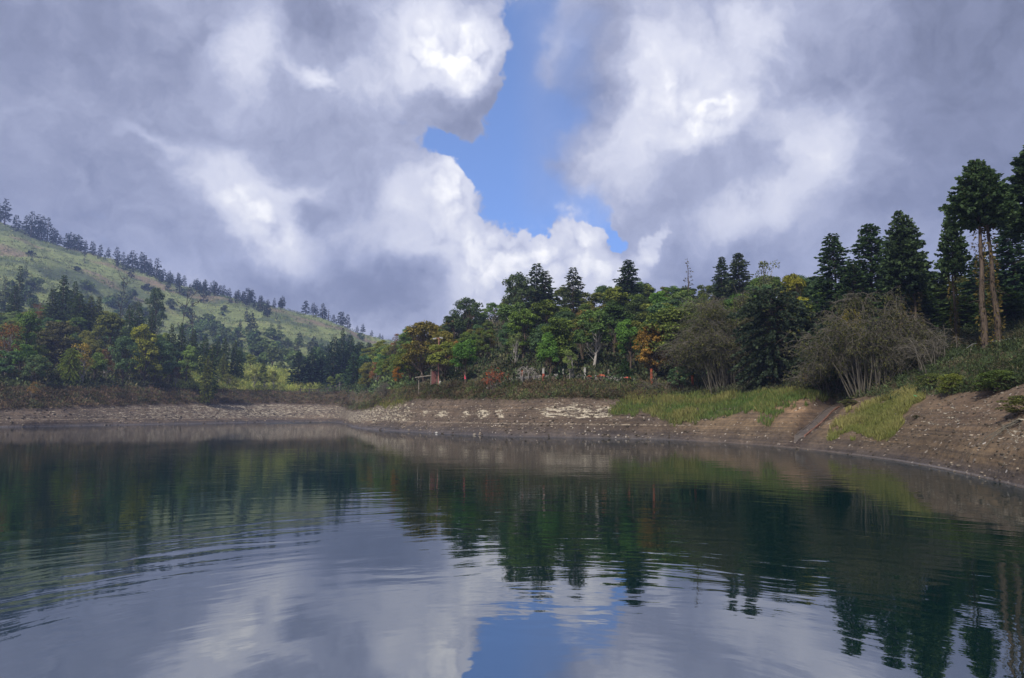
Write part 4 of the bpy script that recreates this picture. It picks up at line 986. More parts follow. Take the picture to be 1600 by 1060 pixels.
SL = [(132, 412, 20, 'snag'), (176, 450, 18, 'snag'), (205, 435, 20, 'pine_3'), (318, 474, 34, 'pine_0'), (230, 455, 12, 'shrub_0'), (358, 463, 20, 'pine_1'), (371, 476, 22, 'pine_0'), (380, 474, 20, 'pine_3'), (390, 478, 22, 'pine_2'),
      (406, 488, 27, 'pine_1'), (418, 496, 28, 'pine_2'), (431, 503, 20, 'snag'), (392, 522, 36, 'pine_2'), (385, 500, 18, 'pine_0'), (468, 540, 22, 'pine_2'), (490, 549, 24, 'pine_3'), (449, 542, 12, 'snag'), (395, 556, 20, 'pine_1'),
      (300, 480, 14, 'pine_0'), (280, 460, 24, 'pine_0'), (262, 455, 20, 'pine_1'), (312, 458, 18, 'pine_0'), (120, 424, 9, 'shrub_1'), (50, 385, 16, 'shrub_2'), (20, 378, 18, 'shrub_0'), (36, 378, 30, 'pine_0'), (56, 380, 26, 'pine_1'), (8, 372, 22, 'pine_0'),
      (48, 400, 9, 'shrub_1'), (98, 400, 7, 'shrub_1'), (110, 445, 12, 'snag'), (425, 548, 16, 'pine_0'), (440, 558, 16, 'pine_1'), (405, 545, 14, 'pine_3'), (375, 515, 15, 'pine_2')]
for (u, v, h, k) in SL:
    p = on_slope(u, v)
    if p is None: continue
    H = h / F * p[1]; w_ = H * (.24 if k[0] == 'p' else .75 if k[:2] == 'sh' else .12)
    far_tree(k, p[0], p[1], H, w_, vary(RC, .12), 'mountain_tree' if k[:2] != 'sh' else 'mountain_shrub', 'tree' if k[:2] != 'sh' else 'shrub', zone='slope', words=('dark', 'thin half-dead tree' if k == 'snag' else 'shrub' if k[:2] == 'sh' else 'tall tree'))
cnt = 0
while cnt < 210:
    u, v = random.uniform(0, 600), random.uniform(380, 585)
    top = np.interp(u, [0, 300, 600], [365, 450, 532]); 
    if v < top + 6: continue
    dens = .10 + .9 * math.exp(-((v - np.interp(u, [0, 200, 300, 450, 600], [470, 500, 520, 545, 560])) / 26) ** 2)
    if random.random() > dens: continue
    p = on_slope(u, v); cnt += 1
    if p is None: continue
    H = random.uniform(5, 12) * (.75 if v < top + 40 else 1)
    k = 'shrub_%d' % random.randrange(3) if random.random() < .72 else 'pine_%d' % random.randrange(4)
    far_tree(k, p[0], p[1], H, H * (random.uniform(.5, .8) if k[0] == 's' else .26), vary((.07, .10, .055), .25), 'mountain_shrub' if k[0] == 's' else 'mountain_tree', 'shrub' if k[0] == 's' else 'tree', zone='slope', words=('green', 'shrub' if k[0] == 's' else 'tree'))

# ================================================================== undergrowth, grass, pebbles
def clumps(name, sites, per, rad, hgt, size, cols, label, seed=5, aspect=.5, updir=.25, mat=None):
    r = np.random.default_rng(seed); n = len(sites); X = np.array([q[0] for q in sites]); Y = np.array([q[1] for q in sites]); Z = np.array([q[2] for q in sites])
    ci = r.integers(0, len(cols), n); base = np.array(cols)[ci] * r.uniform(.7, 1.3, (n, 1))
    # neighbouring clumps share a colour drift
    nn = fbm(X / 6, Y / 6, 77, 3)[:, None]; base = base * (1 + nn * .8)
    R_ = r.uniform(*rad, n); Hh = r.uniform(*hgt, n)
    i = np.repeat(np.arange(n), per); m = len(i)
    d = r.normal(size=(m, 3)); d /= np.linalg.norm(d, axis=1, keepdims=True); d[:, 2] = abs(d[:, 2])
    q = r.uniform(.4, 1.05, (m, 1)) ** .6
    P = np.stack([X[i] + d[:, 0] * R_[i] * q[:, 0], Y[i] + d[:, 1] * R_[i] * q[:, 0], Z[i] - .15 + d[:, 2] * Hh[i] * q[:, 0]], 1)
    dirv = d * .6 + r.normal(size=(m, 3)) * .5 + np.array([0, 0, updir])
    v, f = leafdir(P, dirv, size * r.uniform(.5, 1.4, m), aspect, r)
    c = base[i] * r.uniform(.55, 1.5, (m, 1))
    o = mesh_obj(name, v, f, mat or COVER, fcol=np.clip(c, .004, .8)); tag(o, label, 'undergrowth', None, 'stuff'); return o
COVER = m_cover('scrub_leaves')
def sites_in(u0, u1, s0, s1, n, seed, dpow=1.0, filt=None, Dr=(25, 430)):
    r = np.random.default_rng(seed); out = []
    while len(out) < n:
        u = r.uniform(u0, u1, 4000); D = Dr[0] * (Dr[1] / Dr[0]) ** r.uniform(0, 1, 4000)
        X = D * (u - 800) / F; z, s = ground(X, D, True); ok = (s > s0) & (s < s1)
        if filt is not None: ok &= filt(u, s, X, D, z)
        out += [(X[k], D[k], z[k]) for k in np.where(ok)[0]]
    return out[:n]
RIMC = [(0.090, 0.087, 0.045), (0.068, 0.090, 0.042), (0.128, 0.099, 0.060), (0.112, 0.078, 0.051), (0.075, 0.075, 0.045), (0.105, 0.128, 0.045)]
clumps('rim_scrub', sites_in(546, 1050, 7.0, 8.9, 1500, 1) , 60, (.5, 1.2), (.5, 1.3), .42, RIMC, 'tangled green and brown scrub along the rim of the right bank', aspect=.22)
clumps('rim_scrub', sites_in(-60, 548, 6.98, 8.9, 1900, 2), 34, (.8, 2.0), (.5, 1.5), .75, [(0.128, 0.093, 0.060), (0.098, 0.083, 0.048), (0.150, 0.105, 0.068), (0.083, 0.093, 0.045)], 'brown scrub along the top of the left bank', aspect=.22)
clumps('rim_scrub', sites_in(1290, 2000, 7.05, 9.2, 1700, 3, Dr=(18, 110)), 80, (.35, .9), (.4, 1.15), .26, [(0.068, 0.093, 0.038), (0.048, 0.069, 0.033), (0.090, 0.083, 0.048), (0.060, 0.083, 0.039)], 'dark green scrub on the slope under the tall conifers', aspect=.22)
clumps('rim_scrub', sites_in(1050, 1290, 7.4, 9.0, 520, 4, Dr=(60, 120)), 60, (.4, 1.0), (.4, 1.4), .34, [(0.068, 0.075, 0.042), (0.083, 0.069, 0.045), (0.053, 0.068, 0.036)], 'dark scrub under the grey dome shrub', aspect=.22)
clumps('wood_undergrowth', sites_in(620, 1660, 8.9, 11.2, 2600, 6, Dr=(86, 430)), 26, (.8, 1.9), (.7, 2.2), .6, [(0.045, 0.068, 0.033), (0.068, 0.090, 0.042), (0.083, 0.083, 0.045)], 'dark undergrowth covering the ground under the hillside wood', aspect=.5)
clumps('wood_undergrowth', sites_in(1280, 2000, 8.9, 11.2, 1900, 16, Dr=(25, 88)), 70, (.5, 1.1), (.4, 1.3), .24, [(.04, .055, .026), (.055, .07, .03), (.06, .055, .03)], 'fine dark undergrowth at the feet of the tall conifers', aspect=.3)
clumps('wood_undergrowth', sites_in(-60, 330, 8.9, 11.1, 2200, 7), 22, (1.2, 2.6), (.8, 2.6), .9, [(0.075, 0.098, 0.042), (0.090, 0.105, 0.045), (0.112, 0.105, 0.053)], 'green undergrowth below the left wood', aspect=.5)
clumps('wood_undergrowth', sites_in(470, 640, 8.9, 11.1, 800, 8), 22, (1.2, 2.6), (.8, 3.0), .9, [(0.090, 0.120, 0.045), (0.068, 0.098, 0.045)], 'green undergrowth in the valley mouth', aspect=.5)
clumps('bamboo_grass', sites_in(275, 500, 8.9, 10.9, 2600, 9), 34, (.8, 2.0), (1.4, 3.0), .95, [(.36, .39, .10), (.30, .35, .09), (.40, .39, .13), (.20, .26, .08)], 'yellow-green bamboo grass on the low slope behind the left shore', aspect=.16, updir=1.0)
sl = []
while len(sl) < 2600:
    u, v = random.uniform(-20, 620), random.uniform(365, 590); p = None
    t = math.atan(tx(u, v)); 
    D = random.uniform(470, 860); X = D * math.tan(t); z, s = ground(X, D, True)
    if 12.2 < s[0] < 15 : sl.append((X, D, float(z[0])))
clumps('mountain_grass', sl, 14, (2, 5.5), (.5, 2.2), 1.9, [(.18, .22, .08), (.15, .20, .07), (.09, .13, .05), (.20, .20, .09)], 'tussocky yellow-green grass over the far mountainside', aspect=.3, updir=.8)

def inside(poly, u, v):
    u, v = np.asarray(u), np.asarray(v); c = np.zeros(u.shape, bool); n = len(poly)
    for i in range(n):
        (x1, y1), (x2, y2) = poly[i], poly[(i + 1) % n]
        hit = ((y1 > v) != (y2 > v)) & (u < (x2 - x1) * (v - y1) / (y2 - y1 + 1e-9) + x1); c ^= hit
    return c
def blades(name, polys, n, h, Dr, cols, label, seed=3):
    r = np.random.default_rng(seed); XS, YS, ZS = [], [], []
    tot = 0
    us = [p[0] for q in polys for p in q]
    while tot < n:
        u = r.uniform(min(us) - 5, max(us) + 5, 20000); D = r.uniform(*Dr, 20000); X = D * (u - 800) / F
        z, s = ground(X, D, True); uu, vv = proj(X, D, z); jit = fbm(X / 1.3, D / 1.3, 61, 3) * 16 + fbm(X / .45, D / .45, 64, 2) * 12
        ok = np.zeros(len(u), bool)
        for q in polys: ok |= inside(q, uu + jit, vv + jit * .6)
        ok &= (s < 8.6) & (fbm(X / 1.2, D / 1.2, 66, 3) > -.42)
        XS.append(X[ok]); YS.append(D[ok]); ZS.append(z[ok]); tot += ok.sum()
    X, Y, Z = (np.concatenate(q)[:n] for q in (XS, YS, ZS))
    P = np.stack([X, Y, Z - .05], 1); drift = fbm(X / 3.5, Y / 3.5, 62, 4)
    d = np.stack([r.normal(size=n) * .28, r.normal(size=n) * .28, np.ones(n)], 1)
    hh = h * r.uniform(.5, 1.35, n) * (1 + drift * .7)
    v, f = leafdir(P, d, hh, .11, r)
    t = np.clip(.5 + drift * 1.2 + r.normal(size=n) * .22, 0, 1)[:, None]
    c = np.array(cols[0]) * (1 - t) + np.array(cols[1]) * t; c = c * r.uniform(.7, 1.3, (n, 1))
    o = mesh_obj(name, v, f, GRASS, fcol=c); tag(o, label, 'grass', None, 'stuff'); return o
GRASS = m_cover('grass_blades')
blades('grass', [[(955, 655), (958, 636), (975, 622), (1040, 617), (1130, 618), (1290, 611), (1295, 624), (1240, 632), (1205, 648), (1170, 641), (1110, 655), (1050, 668), (1030, 655), (1000, 645), (985, 652)],
                 [(1185, 655), (1205, 650), (1200, 668), (1188, 664)]], 26000, .72, (58, 105), ((.085, .135, .038), (.20, .19, .07)), 'green and straw-coloured grass patch on the bank below the grey dome shrub')
blades('grass', [[(1287, 686), (1310, 668), (1335, 650), (1365, 634), (1385, 622), (1440, 614), (1436, 628), (1415, 640), (1398, 660), (1392, 678), (1372, 688), (1345, 680), (1318, 682), (1300, 690)]], 20000, .50, (42, 75), ((.14, .16, .048), (.25, .23, .09)), 'yellow-green grass patch on the bank right of the concrete chute', seed=4)
blades('grass', [[(555, 640), (590, 632), (640, 622), (600, 628), (560, 634)], [(590, 632), (640, 620), (680, 622), (600, 640)]], 2500, .7, (140, 235), ((.12, .14, .04), (.16, .16, .05)), 'short grass fringe where the left end of the right bank meets the scrub', seed=5)
# pebbles: little irregular stones
def pebbles(n, seed, u0, u1, s0, s1, Dr, smin, smax, label):
    r = np.random.default_rng(seed); st = sites_in(u0, u1, s0, s1, n, seed, Dr=Dr); P = np.array(st)
    cube = np.array([[-1, -1, -1], [1, -1, -1], [1, 1, -1], [-1, 1, -1], [-.7, -.7, 1], [.7, -.7, 1], [.7, .7, 1], [-.7, .7, 1]]) * .5
    fq = np.array([[0, 3, 2, 1], [4, 5, 6, 7], [0, 1, 5, 4], [1, 2, 6, 5], [2, 3, 7, 6], [3, 0, 4, 7]])
    sz = smin + (smax - smin) * r.uniform(0, 1, n) ** 4
    v = cube[None] * (1 + r.uniform(-.3, .3, (n, 8, 3))) * np.array([1.2, 1, .6]); a = r.uniform(0, 6.28, n); ca, sa = np.cos(a)[:, None], np.sin(a)[:, None]
    vx = v[:, :, 0] * ca - v[:, :, 1] * sa; vy = v[:, :, 0] * sa + v[:, :, 1] * ca
    v = np.stack([vx, vy, v[:, :, 2] + .2], 2) * sz[:, None, None] + P[:, None, :]
    f = (fq[None] + np.arange(n)[:, None, None] * 8).reshape(-1, 4)
    g = .07 + .27 * r.uniform(0, 1, n) ** 2.5; c = np.stack([g * 1.08, g * .92, g * .74], 1)
    o = mesh_obj('pebbles', v.reshape(-1, 3), f, STONE, fcol=np.repeat(c, 6, 0)); tag(o, label, 'pebbles', None, 'stuff')
def m_stone():
    m = m_cover('loose_stones'); return m
STONE = m_stone()
pebbles(3200, 21, 1150, 1660, 5.0, 6.95, (24, 80), .02, .16, 'loose pale and dark stones strewn over the near right bank')
pebbles(2600, 22, 545, 1150, 5.0, 6.9, (78, 230), .06, .34, 'loose stones on the muddy right bank')
pebbles(1300, 23, -40, 545, 5.0, 6.9, (155, 300), .12, .6, 'broken pale stones on the left bank')

# ================================================================== built things
def box(bm, size, loc, rot=None, bev=0.0):
    r = bmesh.ops.create_cube(bm, size=1); vs = r['verts']
    M = Matrix.Translation(Vector(loc)) @ (rot.to_4x4() if rot else Matrix.Identity(4)) @ Matrix.Diagonal((*size, 1))
    bmesh.ops.transform(bm, matrix=M, verts=vs)
    if bev:
        es = {e for v in vs for e in v.link_edges}; bmesh.ops.bevel(bm, geom=list(es), offset=bev, segments=1, affect='EDGES')
def beam(bm, a, b, r0, r1=None, seg=8):
    a, b = Vector(a), Vector(b); d = b - a
    res = bmesh.ops.create_cone(bm, cap_ends=True, segments=seg, radius1=r0, radius2=r1 if r1 is not None else r0, depth=d.length)
    M = Matrix.Translation((a + b) / 2) @ d.to_track_quat('Z', 'Y').to_matrix().to_4x4()
    bmesh.ops.transform(bm, matrix=M, verts=res['verts'])
def part(name, mat, parent, build):
    bm = bmesh.new(); build(bm); me = bpy.data.meshes.new(name); bm.to_mesh(me); bm.free(); me.materials.append(mat)
    o = bpy.data.objects.new(name, me); COL.objects.link(o); o.parent = parent; return o
WHITEP = m_solid('chalky_white_paint', (.34, .33, .31), var=.3); REDP = m_solid('faded_red_paint', (.32, .075, .05), var=.3); ORP = m_solid('orange_red_paint', (.26, .07, .035), var=.25)
RUSTP = m_solid('red_brown_metal', (.34, .15, .13), rough=.6, var=.25); GREYM = m_solid('grey_metal', (.30, .31, .33), rough=.5, var=.15); WOOD = m_solid('weathered_wood', (.17, .15, .125), var=.35, stretch=(1, 1, 1))
DWOOD = m_solid('dark_wood', (.06, .05, .045), var=.3); CONC = m_solid('wet_concrete', (.075, .062, .054), rough=.5, var=.3, stretch=(1, 1, 1), scale=1.5); WALLM = m_solid('rubble_wall_stone', (.20, .19, .18), var=.55, scale=2.4, stretch=(1, 1, 2), bump_=.06)
LAMPG = m_solid('lamp_cover', (.55, .56, .58), rough=.3, var=.05)

def post(u, D, H, r0, cols, label, name='post', lean=0.0):
    x, y = wpt(u, D); t = empty(name, (x, y, gz(x, y))); tag(t, label, 'post', None)
    lower, upper = cols
    part('lower_section', lower, t, lambda bm: box(bm, (r0 * 2, r0 * 2, H * .55 + .3), (0, 0, H * .275 - .15), bev=r0 * .2))
    part('upper_section', upper, t, lambda bm: (box(bm, (r0 * 2 - .01, r0 * 2 - .01, H * .45), (lean * .2, 0, H * .775), bev=r0 * .2), box(bm, (r0 * 2.4, r0 * 2.4, .06), (lean * .2, 0, H + .03), bev=.01)))
    t.rotation_euler = (0, lean, 0); return t
post(816, 109, 2.0, .13, (WHITEP, ORP), 'thin white post with an orange top by the low stone wall')
post(849, 108.5, 1.9, .17, (REDP, WHITEP), 'white post with a faded red foot under the bright green tree')
post(880, 107.5, 1.7, .09, (BARK, WHITEP), 'thin dull post left of the white-stemmed small tree')
post(914, 107.5, 1.8, .17, (WHITEP, WHITEP), 'plain white post left of the orange cloths on the ground')
post(951, 106, 1.7, .12, (WHITEP, WOOD), 'greyish white post right of the orange cloths on the ground')
post(1018, 101, 2.5, .15, (ORP, ORP), 'orange-red painted post under the orange-leaved tree')
post(1082, 97.5, 1.8, .15, (ORP, ORP), 'orange-red painted post right of the glossy bush')
post(1257, 82, 2.1, .16, (ORP, ORP), 'orange-red painted post at the left tip of the branch tangle', lean=.06)

# lamp post
x, y = wpt(685, 133); zb = gz(x, y); H = zat(133, 529) - zb
t = empty('lamp_post', (x, y, zb)); tag(t, 'tall red-brown lamp post with a double lamp head beside the timber rail', 'lamp post')
part('pole', RUSTP, t, lambda bm: beam(bm, (0, 0, -.4), (0, 0, H), .13, .08, 10))
part('base', WHITEP, t, lambda bm: box(bm, (.42, .42, 1.3), (.32, .05, .55), bev=.03))
part('arm', RUSTP, t, lambda bm: beam(bm, (-.75, 0, H - .05), (.35, 0, H + .12), .05))
for sx, hx in ((-.85, H - .02), (.45, H + .14)):
    h = part('lamp_head', GREYM, t, lambda bm: (box(bm, (.75, .34, .16), (sx, 0, hx), Matrix.Rotation(R(-10 if sx < 0 else 12), 3, 'Y'), .04)))
    part('lamp_glass', LAMPG, h, lambda bm: box(bm, (.6, .26, .05), (sx, 0, hx - .105), Matrix.Rotation(R(-10 if sx < 0 else 12), 3, 'Y'), .01))
# shed / sign panel and timber rail
x, y = wpt(678, 134); t = empty('notice_board', (x, y, gz(x, y))); tag(t, 'dull red upright board between two thin posts beside the lamp post', 'board')
part('panel', m_solid('dull_red_board', (.11, .045, .04), var=.25), t, lambda bm: box(bm, (1.0, .08, 2.6), (0, 0, 2.1), bev=.01))
for s in (-1, 1): part('post', WOOD, t, lambda bm: beam(bm, (s * .58, .0, -.4), (s * .58, 0, 3.7 if s < 0 else 3.2), .07))
p0, p1 = wpt(652, 139), wpt(696, 133.5); z0, z1 = zat(139, 589.5), zat(133.5, 584)
t = empty('timber_rail', (p0[0], p0[1], gz(*p0))); o3 = Vector((p0[0], p0[1], gz(*p0))); tag(t, 'pale timber rail slanting up to the lamp post on a forked pole', 'rail')
part('beam', WOOD, t, lambda bm: beam(bm, Vector((p0[0] - .4, p0[1], z0 - .1)) - o3, Vector((*p1, z1)) - o3, .11, .09))
part('pole', WOOD, t, lambda bm: (beam(bm, (.35, 0, -.4), (.30, 0, z0 - o3.z), .12, .09), beam(bm, (.30, 0, z0 - o3.z - .3), (.95, 0, z0 - o3.z + .9), .04)))
# low stone wall
pts = [wpt(u, D) for u, D in ((762, 113.5), (800, 110.5), (840, 109), (880, 108.3), (920, 107.5), (1000, 104))]
bm = bmesh.new()
for a, b in zip(pts[:-1], pts[1:]):
    n = 9
    for i in range(n):
        for rowi in range(3):
            q = (i + .5 * (rowi % 2) + random.uniform(-.1, .1)) / n; xx, yy = a[0] + (b[0] - a[0]) * q, a[1] + (b[1] - a[1]) * q
            L = math.hypot(b[0] - a[0], b[1] - a[1]) / n
            box(bm, (L * random.uniform(.8, 1.02), .42 + random.uniform(-.06, .06), .27), (xx, yy + random.uniform(-.04, .04), gz(xx, yy) + .10 + rowi * .27 + random.uniform(-.02, .02)), Matrix.Rotation(math.atan2(b[1] - a[1], b[0] - a[0]) + random.uniform(-.08, .08), 3, 'Z'), .05)
me = bpy.data.meshes.new('stone_wall'); bm.to_mesh(me); bm.free(); me.materials.append(WALLM); o = bpy.data.objects.new('stone_wall', me); COL.objects.link(o)
tag(o, 'low grey rubble stone wall running behind the rim scrub', 'wall')
# orange cloths
def cloth(u, D, w, h, mat, label, name, cat):
    x, y = wpt(u, D); z = gz(x, y); r = np.random.default_rng(int(u)); n, m = 9, 6
    X, Y = np.meshgrid(np.linspace(-w / 2, w / 2, n), np.linspace(-.35, .35, m)); Z = h * (1 - (X / w * 2) ** 2 * .6) * (1 - (Y / .5) ** 2) + r.normal(size=X.shape) * h * .12
    v = np.stack([X.ravel(), Y.ravel(), Z.ravel()], 1); i = np.arange(n * m).reshape(m, n)
    f = np.stack([i[:-1, :-1], i[:-1, 1:], i[1:, 1:], i[1:, :-1]], -1).reshape(-1, 4)
    o = mesh_obj(name, v, f, mat, smooth=True); o.location = (x, y, z + .55); md = o.modifiers.new('thick', 'SOLIDIFY'); md.thickness = .02; tag(o, label, cat)
cloth(921, 106.2, .8, .3, ORP, 'small orange cloth heap on the low wall, left of the larger one', 'cloth_heap', 'cloth')
cloth(940, 105.6, 1.5, .5, ORP, 'larger orange cloth heap lying on the low wall', 'cloth_heap', 'cloth')
cloth(980, 104.2, 1.3, .35, REDP, 'dull red cloth heap low in the scrub left of the orange-leaved tree', 'cloth_heap', 'cloth')
# pink pennant
x, y = wpt(725, 123); t = empty('pennant', (x, y, gz(x, y))); tag(t, 'tiny pink pennant on a stick right of the lamp post', 'flag')
part('stick', DWOOD, t, lambda bm: beam(bm, (0, 0, -.3), (.05, 0, 2.2), .025))
v = np.array([[0, 0, 2.2], [.36, .03, 1.35], [.03, 0, 1.2], [0, .02, 2.2], [.36, .05, 1.35], [.03, .02, 1.2]]); mesh_obj('flag_cloth', v, [(0, 1, 2), (5, 4, 3), (0, 3, 4, 1), (1, 4, 5, 2), (2, 5, 3, 0)], m_solid('pink_cloth', (.55, .06, .10), var=.1), t)
# rail fence in the valley mouth
t = empty('post_fence', (*wpt(500, 307), 0)); o3 = Vector((*wpt(500, 307), 0)); tag(t, 'dark post and rail fence at the back of the far inlet', 'fence')
fp = [wpt(u, 306) for u in range(470, 612, 14)]
for (a, b) in fp: part('post', DWOOD, t, lambda bm: box(bm, (.42, .42, 3.4), (a - o3.x, b - o3.y, gz(a, b) + 1.3), bev=.03))
rl = part('rail', DWOOD, t, lambda bm: [beam(bm, Vector((a[0], a[1] + .26, gz(*a) + 2.4)) - o3, Vector((b[0], b[1] + .26, gz(*b) + 2.4)) - o3, .14) for a, b in zip(fp[:-1], fp[1:])])
# wire fence on the right
t = empty('wire_fence', (*wpt(1520, 56), 0)); o3 = Vector((*wpt(1520, 56), 0)); tag(t, 'leaning thin posts with one sagging wire behind the tallest conifer', 'fence')
fp = [(1474, 60, .5), (1516, 59, .8), (1560, 58, .7), (1610, 57, .5)]
tops = []
for u, D, h in fp:
    a, b = wpt(u, D); z = gz(a, b); tp = (a + .45 - o3.x, b - o3.y, z + h + .25); tops.append(Vector(tp)); part('post', WOOD, t, lambda bm: beam(bm, (a - o3.x, b - o3.y, z - .3), tp, .05, .04, 6))
part('wire', GREYM, t, lambda bm: [beam(bm, a, b, .011, seg=5) for a, b in zip(tops[:-1], tops[1:])])
# concrete chute
P0, P1 = np.array(wpt(1243, 62.3)), np.array(wpt(1303, 69.6)); n = 22
t = empty('drainage_chute', (P0[0], P0[1], 0)); tag(t, 'wet concrete drainage chute running down the bank into the water', 'chute')
dirv = (P1 - P0) / np.linalg.norm(P1 - P0); nor = np.array([-dirv[1], dirv[0]])
def strip(off0, off1, zt, thick, name, mat):
    vs = []
    for i in range(n):
        p = P0 + (P1 - P0) * i / (n - 1) * 1.0; z = zs_[i] + zt
        for o_, dz in ((off0, 0), (off1, 0), (off1, -thick), (off0, -thick)): q = p + nor * o_; vs.append((q[0] - P0[0], q[1] - P0[1], z + dz + random.uniform(-.012, .012)))
    fs = [(i * 4 + k, (i + 1) * 4 + k, (i + 1) * 4 + (k + 1) % 4, i * 4 + (k + 1) % 4) for i in range(n - 1) for k in range(4)] + [(0, 1, 2, 3), (4 * n - 1, 4 * n - 2, 4 * n - 3, 4 * n - 4)]
    mesh_obj(name, np.array(vs), fs, mat, t)
zs_ = np.array([max(gz(*(P0 + (P1 - P0) * i / (n - 1) + nor * w)) for w in (-.5, 0, .5)) for i in range(n)]) + .02; zs_ = np.convolve(np.pad(zs_, 2, mode='edge'), np.ones(5) / 5, 'valid') + .01; zs_[0] = -.05
zs_ = np.maximum.accumulate(zs_)
strip(-.38, .38, .0, .3, 'slab', CONC); strip(-.52, -.38, .06, .45, 'kerb', m_solid('red_stained_concrete', (.13, .065, .045), var=.5)); strip(.38, .48, .05, .4, 'kerb', CONC)
# small things on the bank
def rock(u, D, r_, mat, label, name='rock', cat='rock', zoff=.0, flat=.7):
    x, y = wpt(u, D); bm = bmesh.new(); bmesh.ops.create_icosphere(bm, subdivisions=2, radius=r_)
    for v in bm.verts: v.co *= 1 + random.uniform(-.16, .16); v.co.z *= flat
    me = bpy.data.meshes.new(name); bm.to_mesh(me); bm.free(); me.materials.append(mat); o = bpy.data.objects.new(name, me); o.location = (x, y, max(gz(x, y), 0) + r_ * .4 + zoff); COL.objects.link(o); tag(o, label, cat)
rock(683, dshore(677.7) + .5, .22, WHITEP, 'white stone sitting at the waterline below the lamp post')
rock(742, 100.5, .26, WOOD, 'small buff stone on the mud right of the white stone')
rock(1018, 92, .22, m_solid('yellow_stone', (.5, .42, .12), var=.2), 'small yellow stone on the mud beside the grass patch')
rock(1330, 60.5, .30, WHITEP, 'pale stone at the top of the concrete chute', flat=.5)
x, y = wpt(1428, 54.5); z = gz(x, y); t = bpy.data.objects.new('x', None)
def gsheet():
    n = 10; s = np.linspace(0, 1, n); c = np.stack([.30 * np.sin(s * 3.0) - .1 * s, .1 * np.sin(s * 7), .62 * s], 1); w_ = .13 * np.sin(s * 3.1 + .1) + .02
    L = c + np.stack([w_, w_ * .3, w_ * .2], 1); Rr = c - np.stack([w_, w_ * .3, -w_ * .2], 1); v = np.concatenate([L, Rr]); f = np.array([[i, i + 1, n + i + 1, n + i] for i in range(n - 1)]); return v, f
v, f = gsheet(); o = mesh_obj('plastic_scrap', v, f, m_solid('green_plastic', (.02, .42, .17), rough=.35, var=.15), smooth=True); o.location = (x, y, z); md = o.modifiers.new('thick', 'SOLIDIFY'); md.thickness = .012
tag(o, 'torn bright green plastic scrap standing at the top of the yellow grass', 'plastic scrap')
# low bushes on the near bank
BUSH = LIB['dome']
for (u, D, w_, h_, c, lb) in [(1595, 36.5, 1.25, .95, (.055, .062, .03), 'low dark green bush with bare stems on the bank at the right edge'), (1428, 50, .30, .28, (.045, .05, .03), 'tiny dark tuft below the green plastic scrap'),
                              (1325, 65, .9, .6, (.05, .055, .034), 'dark dead-looking shrub hanging over the top of the chute'), (1487, 50.5, 1.2, 1.5, (.07, .085, .028), 'yellowish green rounded shrub at the top of the near bank'),
                              (1560, 45, 1.7, 1.4, (.045, .065, .028), 'dark juniper-like shrub above the near bank at right'), (1455, 56, 1.4, 1.3, (.05, .065, .03), 'mid green shrub behind the green plastic scrap')]:
    x, y = wpt(u, D); plant('dome', x, y, h_ * 1.35, w_, tuple(q * 1.5 for q in c), 'bush', 'bush', lb, zoff=-.42 * h_)
for i, (u, v0, L, lb) in enumerate([(1590, 41, 3.2, 'bare fallen branch lying down the bank under the right-edge bush')]):
    x, y = wpt(1592, 34.8); r = np.random.default_rng(9); paths = []
    z0 = gz(x, y)
    for k in range(9):
        e = np.array([-r.uniform(.8, 2.4), r.uniform(-.6, .9), 0]); e[2] = gz(x + e[0], y + e[1]) - z0 + r.uniform(.05, .3); paths.append((bend([0, 0, .2], e, 7, .12, .1, r), np.linspace(.035, .01, 7)))
    vv, ff = tubes(paths, 4); o = mesh_obj('fallen_branch', vv, ff, TWIG); o.location = (x, y, z0); tag(o, lb, 'branch')
# ivy on the tall trunks
for t in [o for o in list(COL.objects) if o.name.startswith('conifer_tree') and o.get('label', '').startswith(('tallest conifer', 'slim conifer', 'conifer with several'))]:
    r = np.random.default_rng(len(t['label'])); n = 1300; crownless = .66 if 'tallest' in t['label'] else .5
    H0 = 16 if 'tallest' in t['label'] else 12; ax = [(-.75, 0), (.8, .3)] if 'slim' not in t['label'] else [(0, 0)]
    k = r.integers(0, len(ax), n); z = H0 * crownless * r.uniform(0, 1, n) ** 1.2; a = r.uniform(0, 6.28, n); rad = .30 + .12 * np.sin(z * 3) + r.uniform(0, .14, n)
    A = np.array(ax)[k] * (1 - z / H0 * .45)[:, None]; P = np.stack([A[:, 0] + np.cos(a) * rad, A[:, 1] + np.sin(a) * rad, z], 1)
    d = np.stack([np.cos(a), np.sin(a), r.normal(size=n) * .6 - .3], 1); v, f = leafdir(P, d, .30 * r.uniform(.5, 1.3, n), .4, r)
    o = mesh_obj('ivy', v, f, LEAF, t); o.color = (.075, .062, .028, 1)

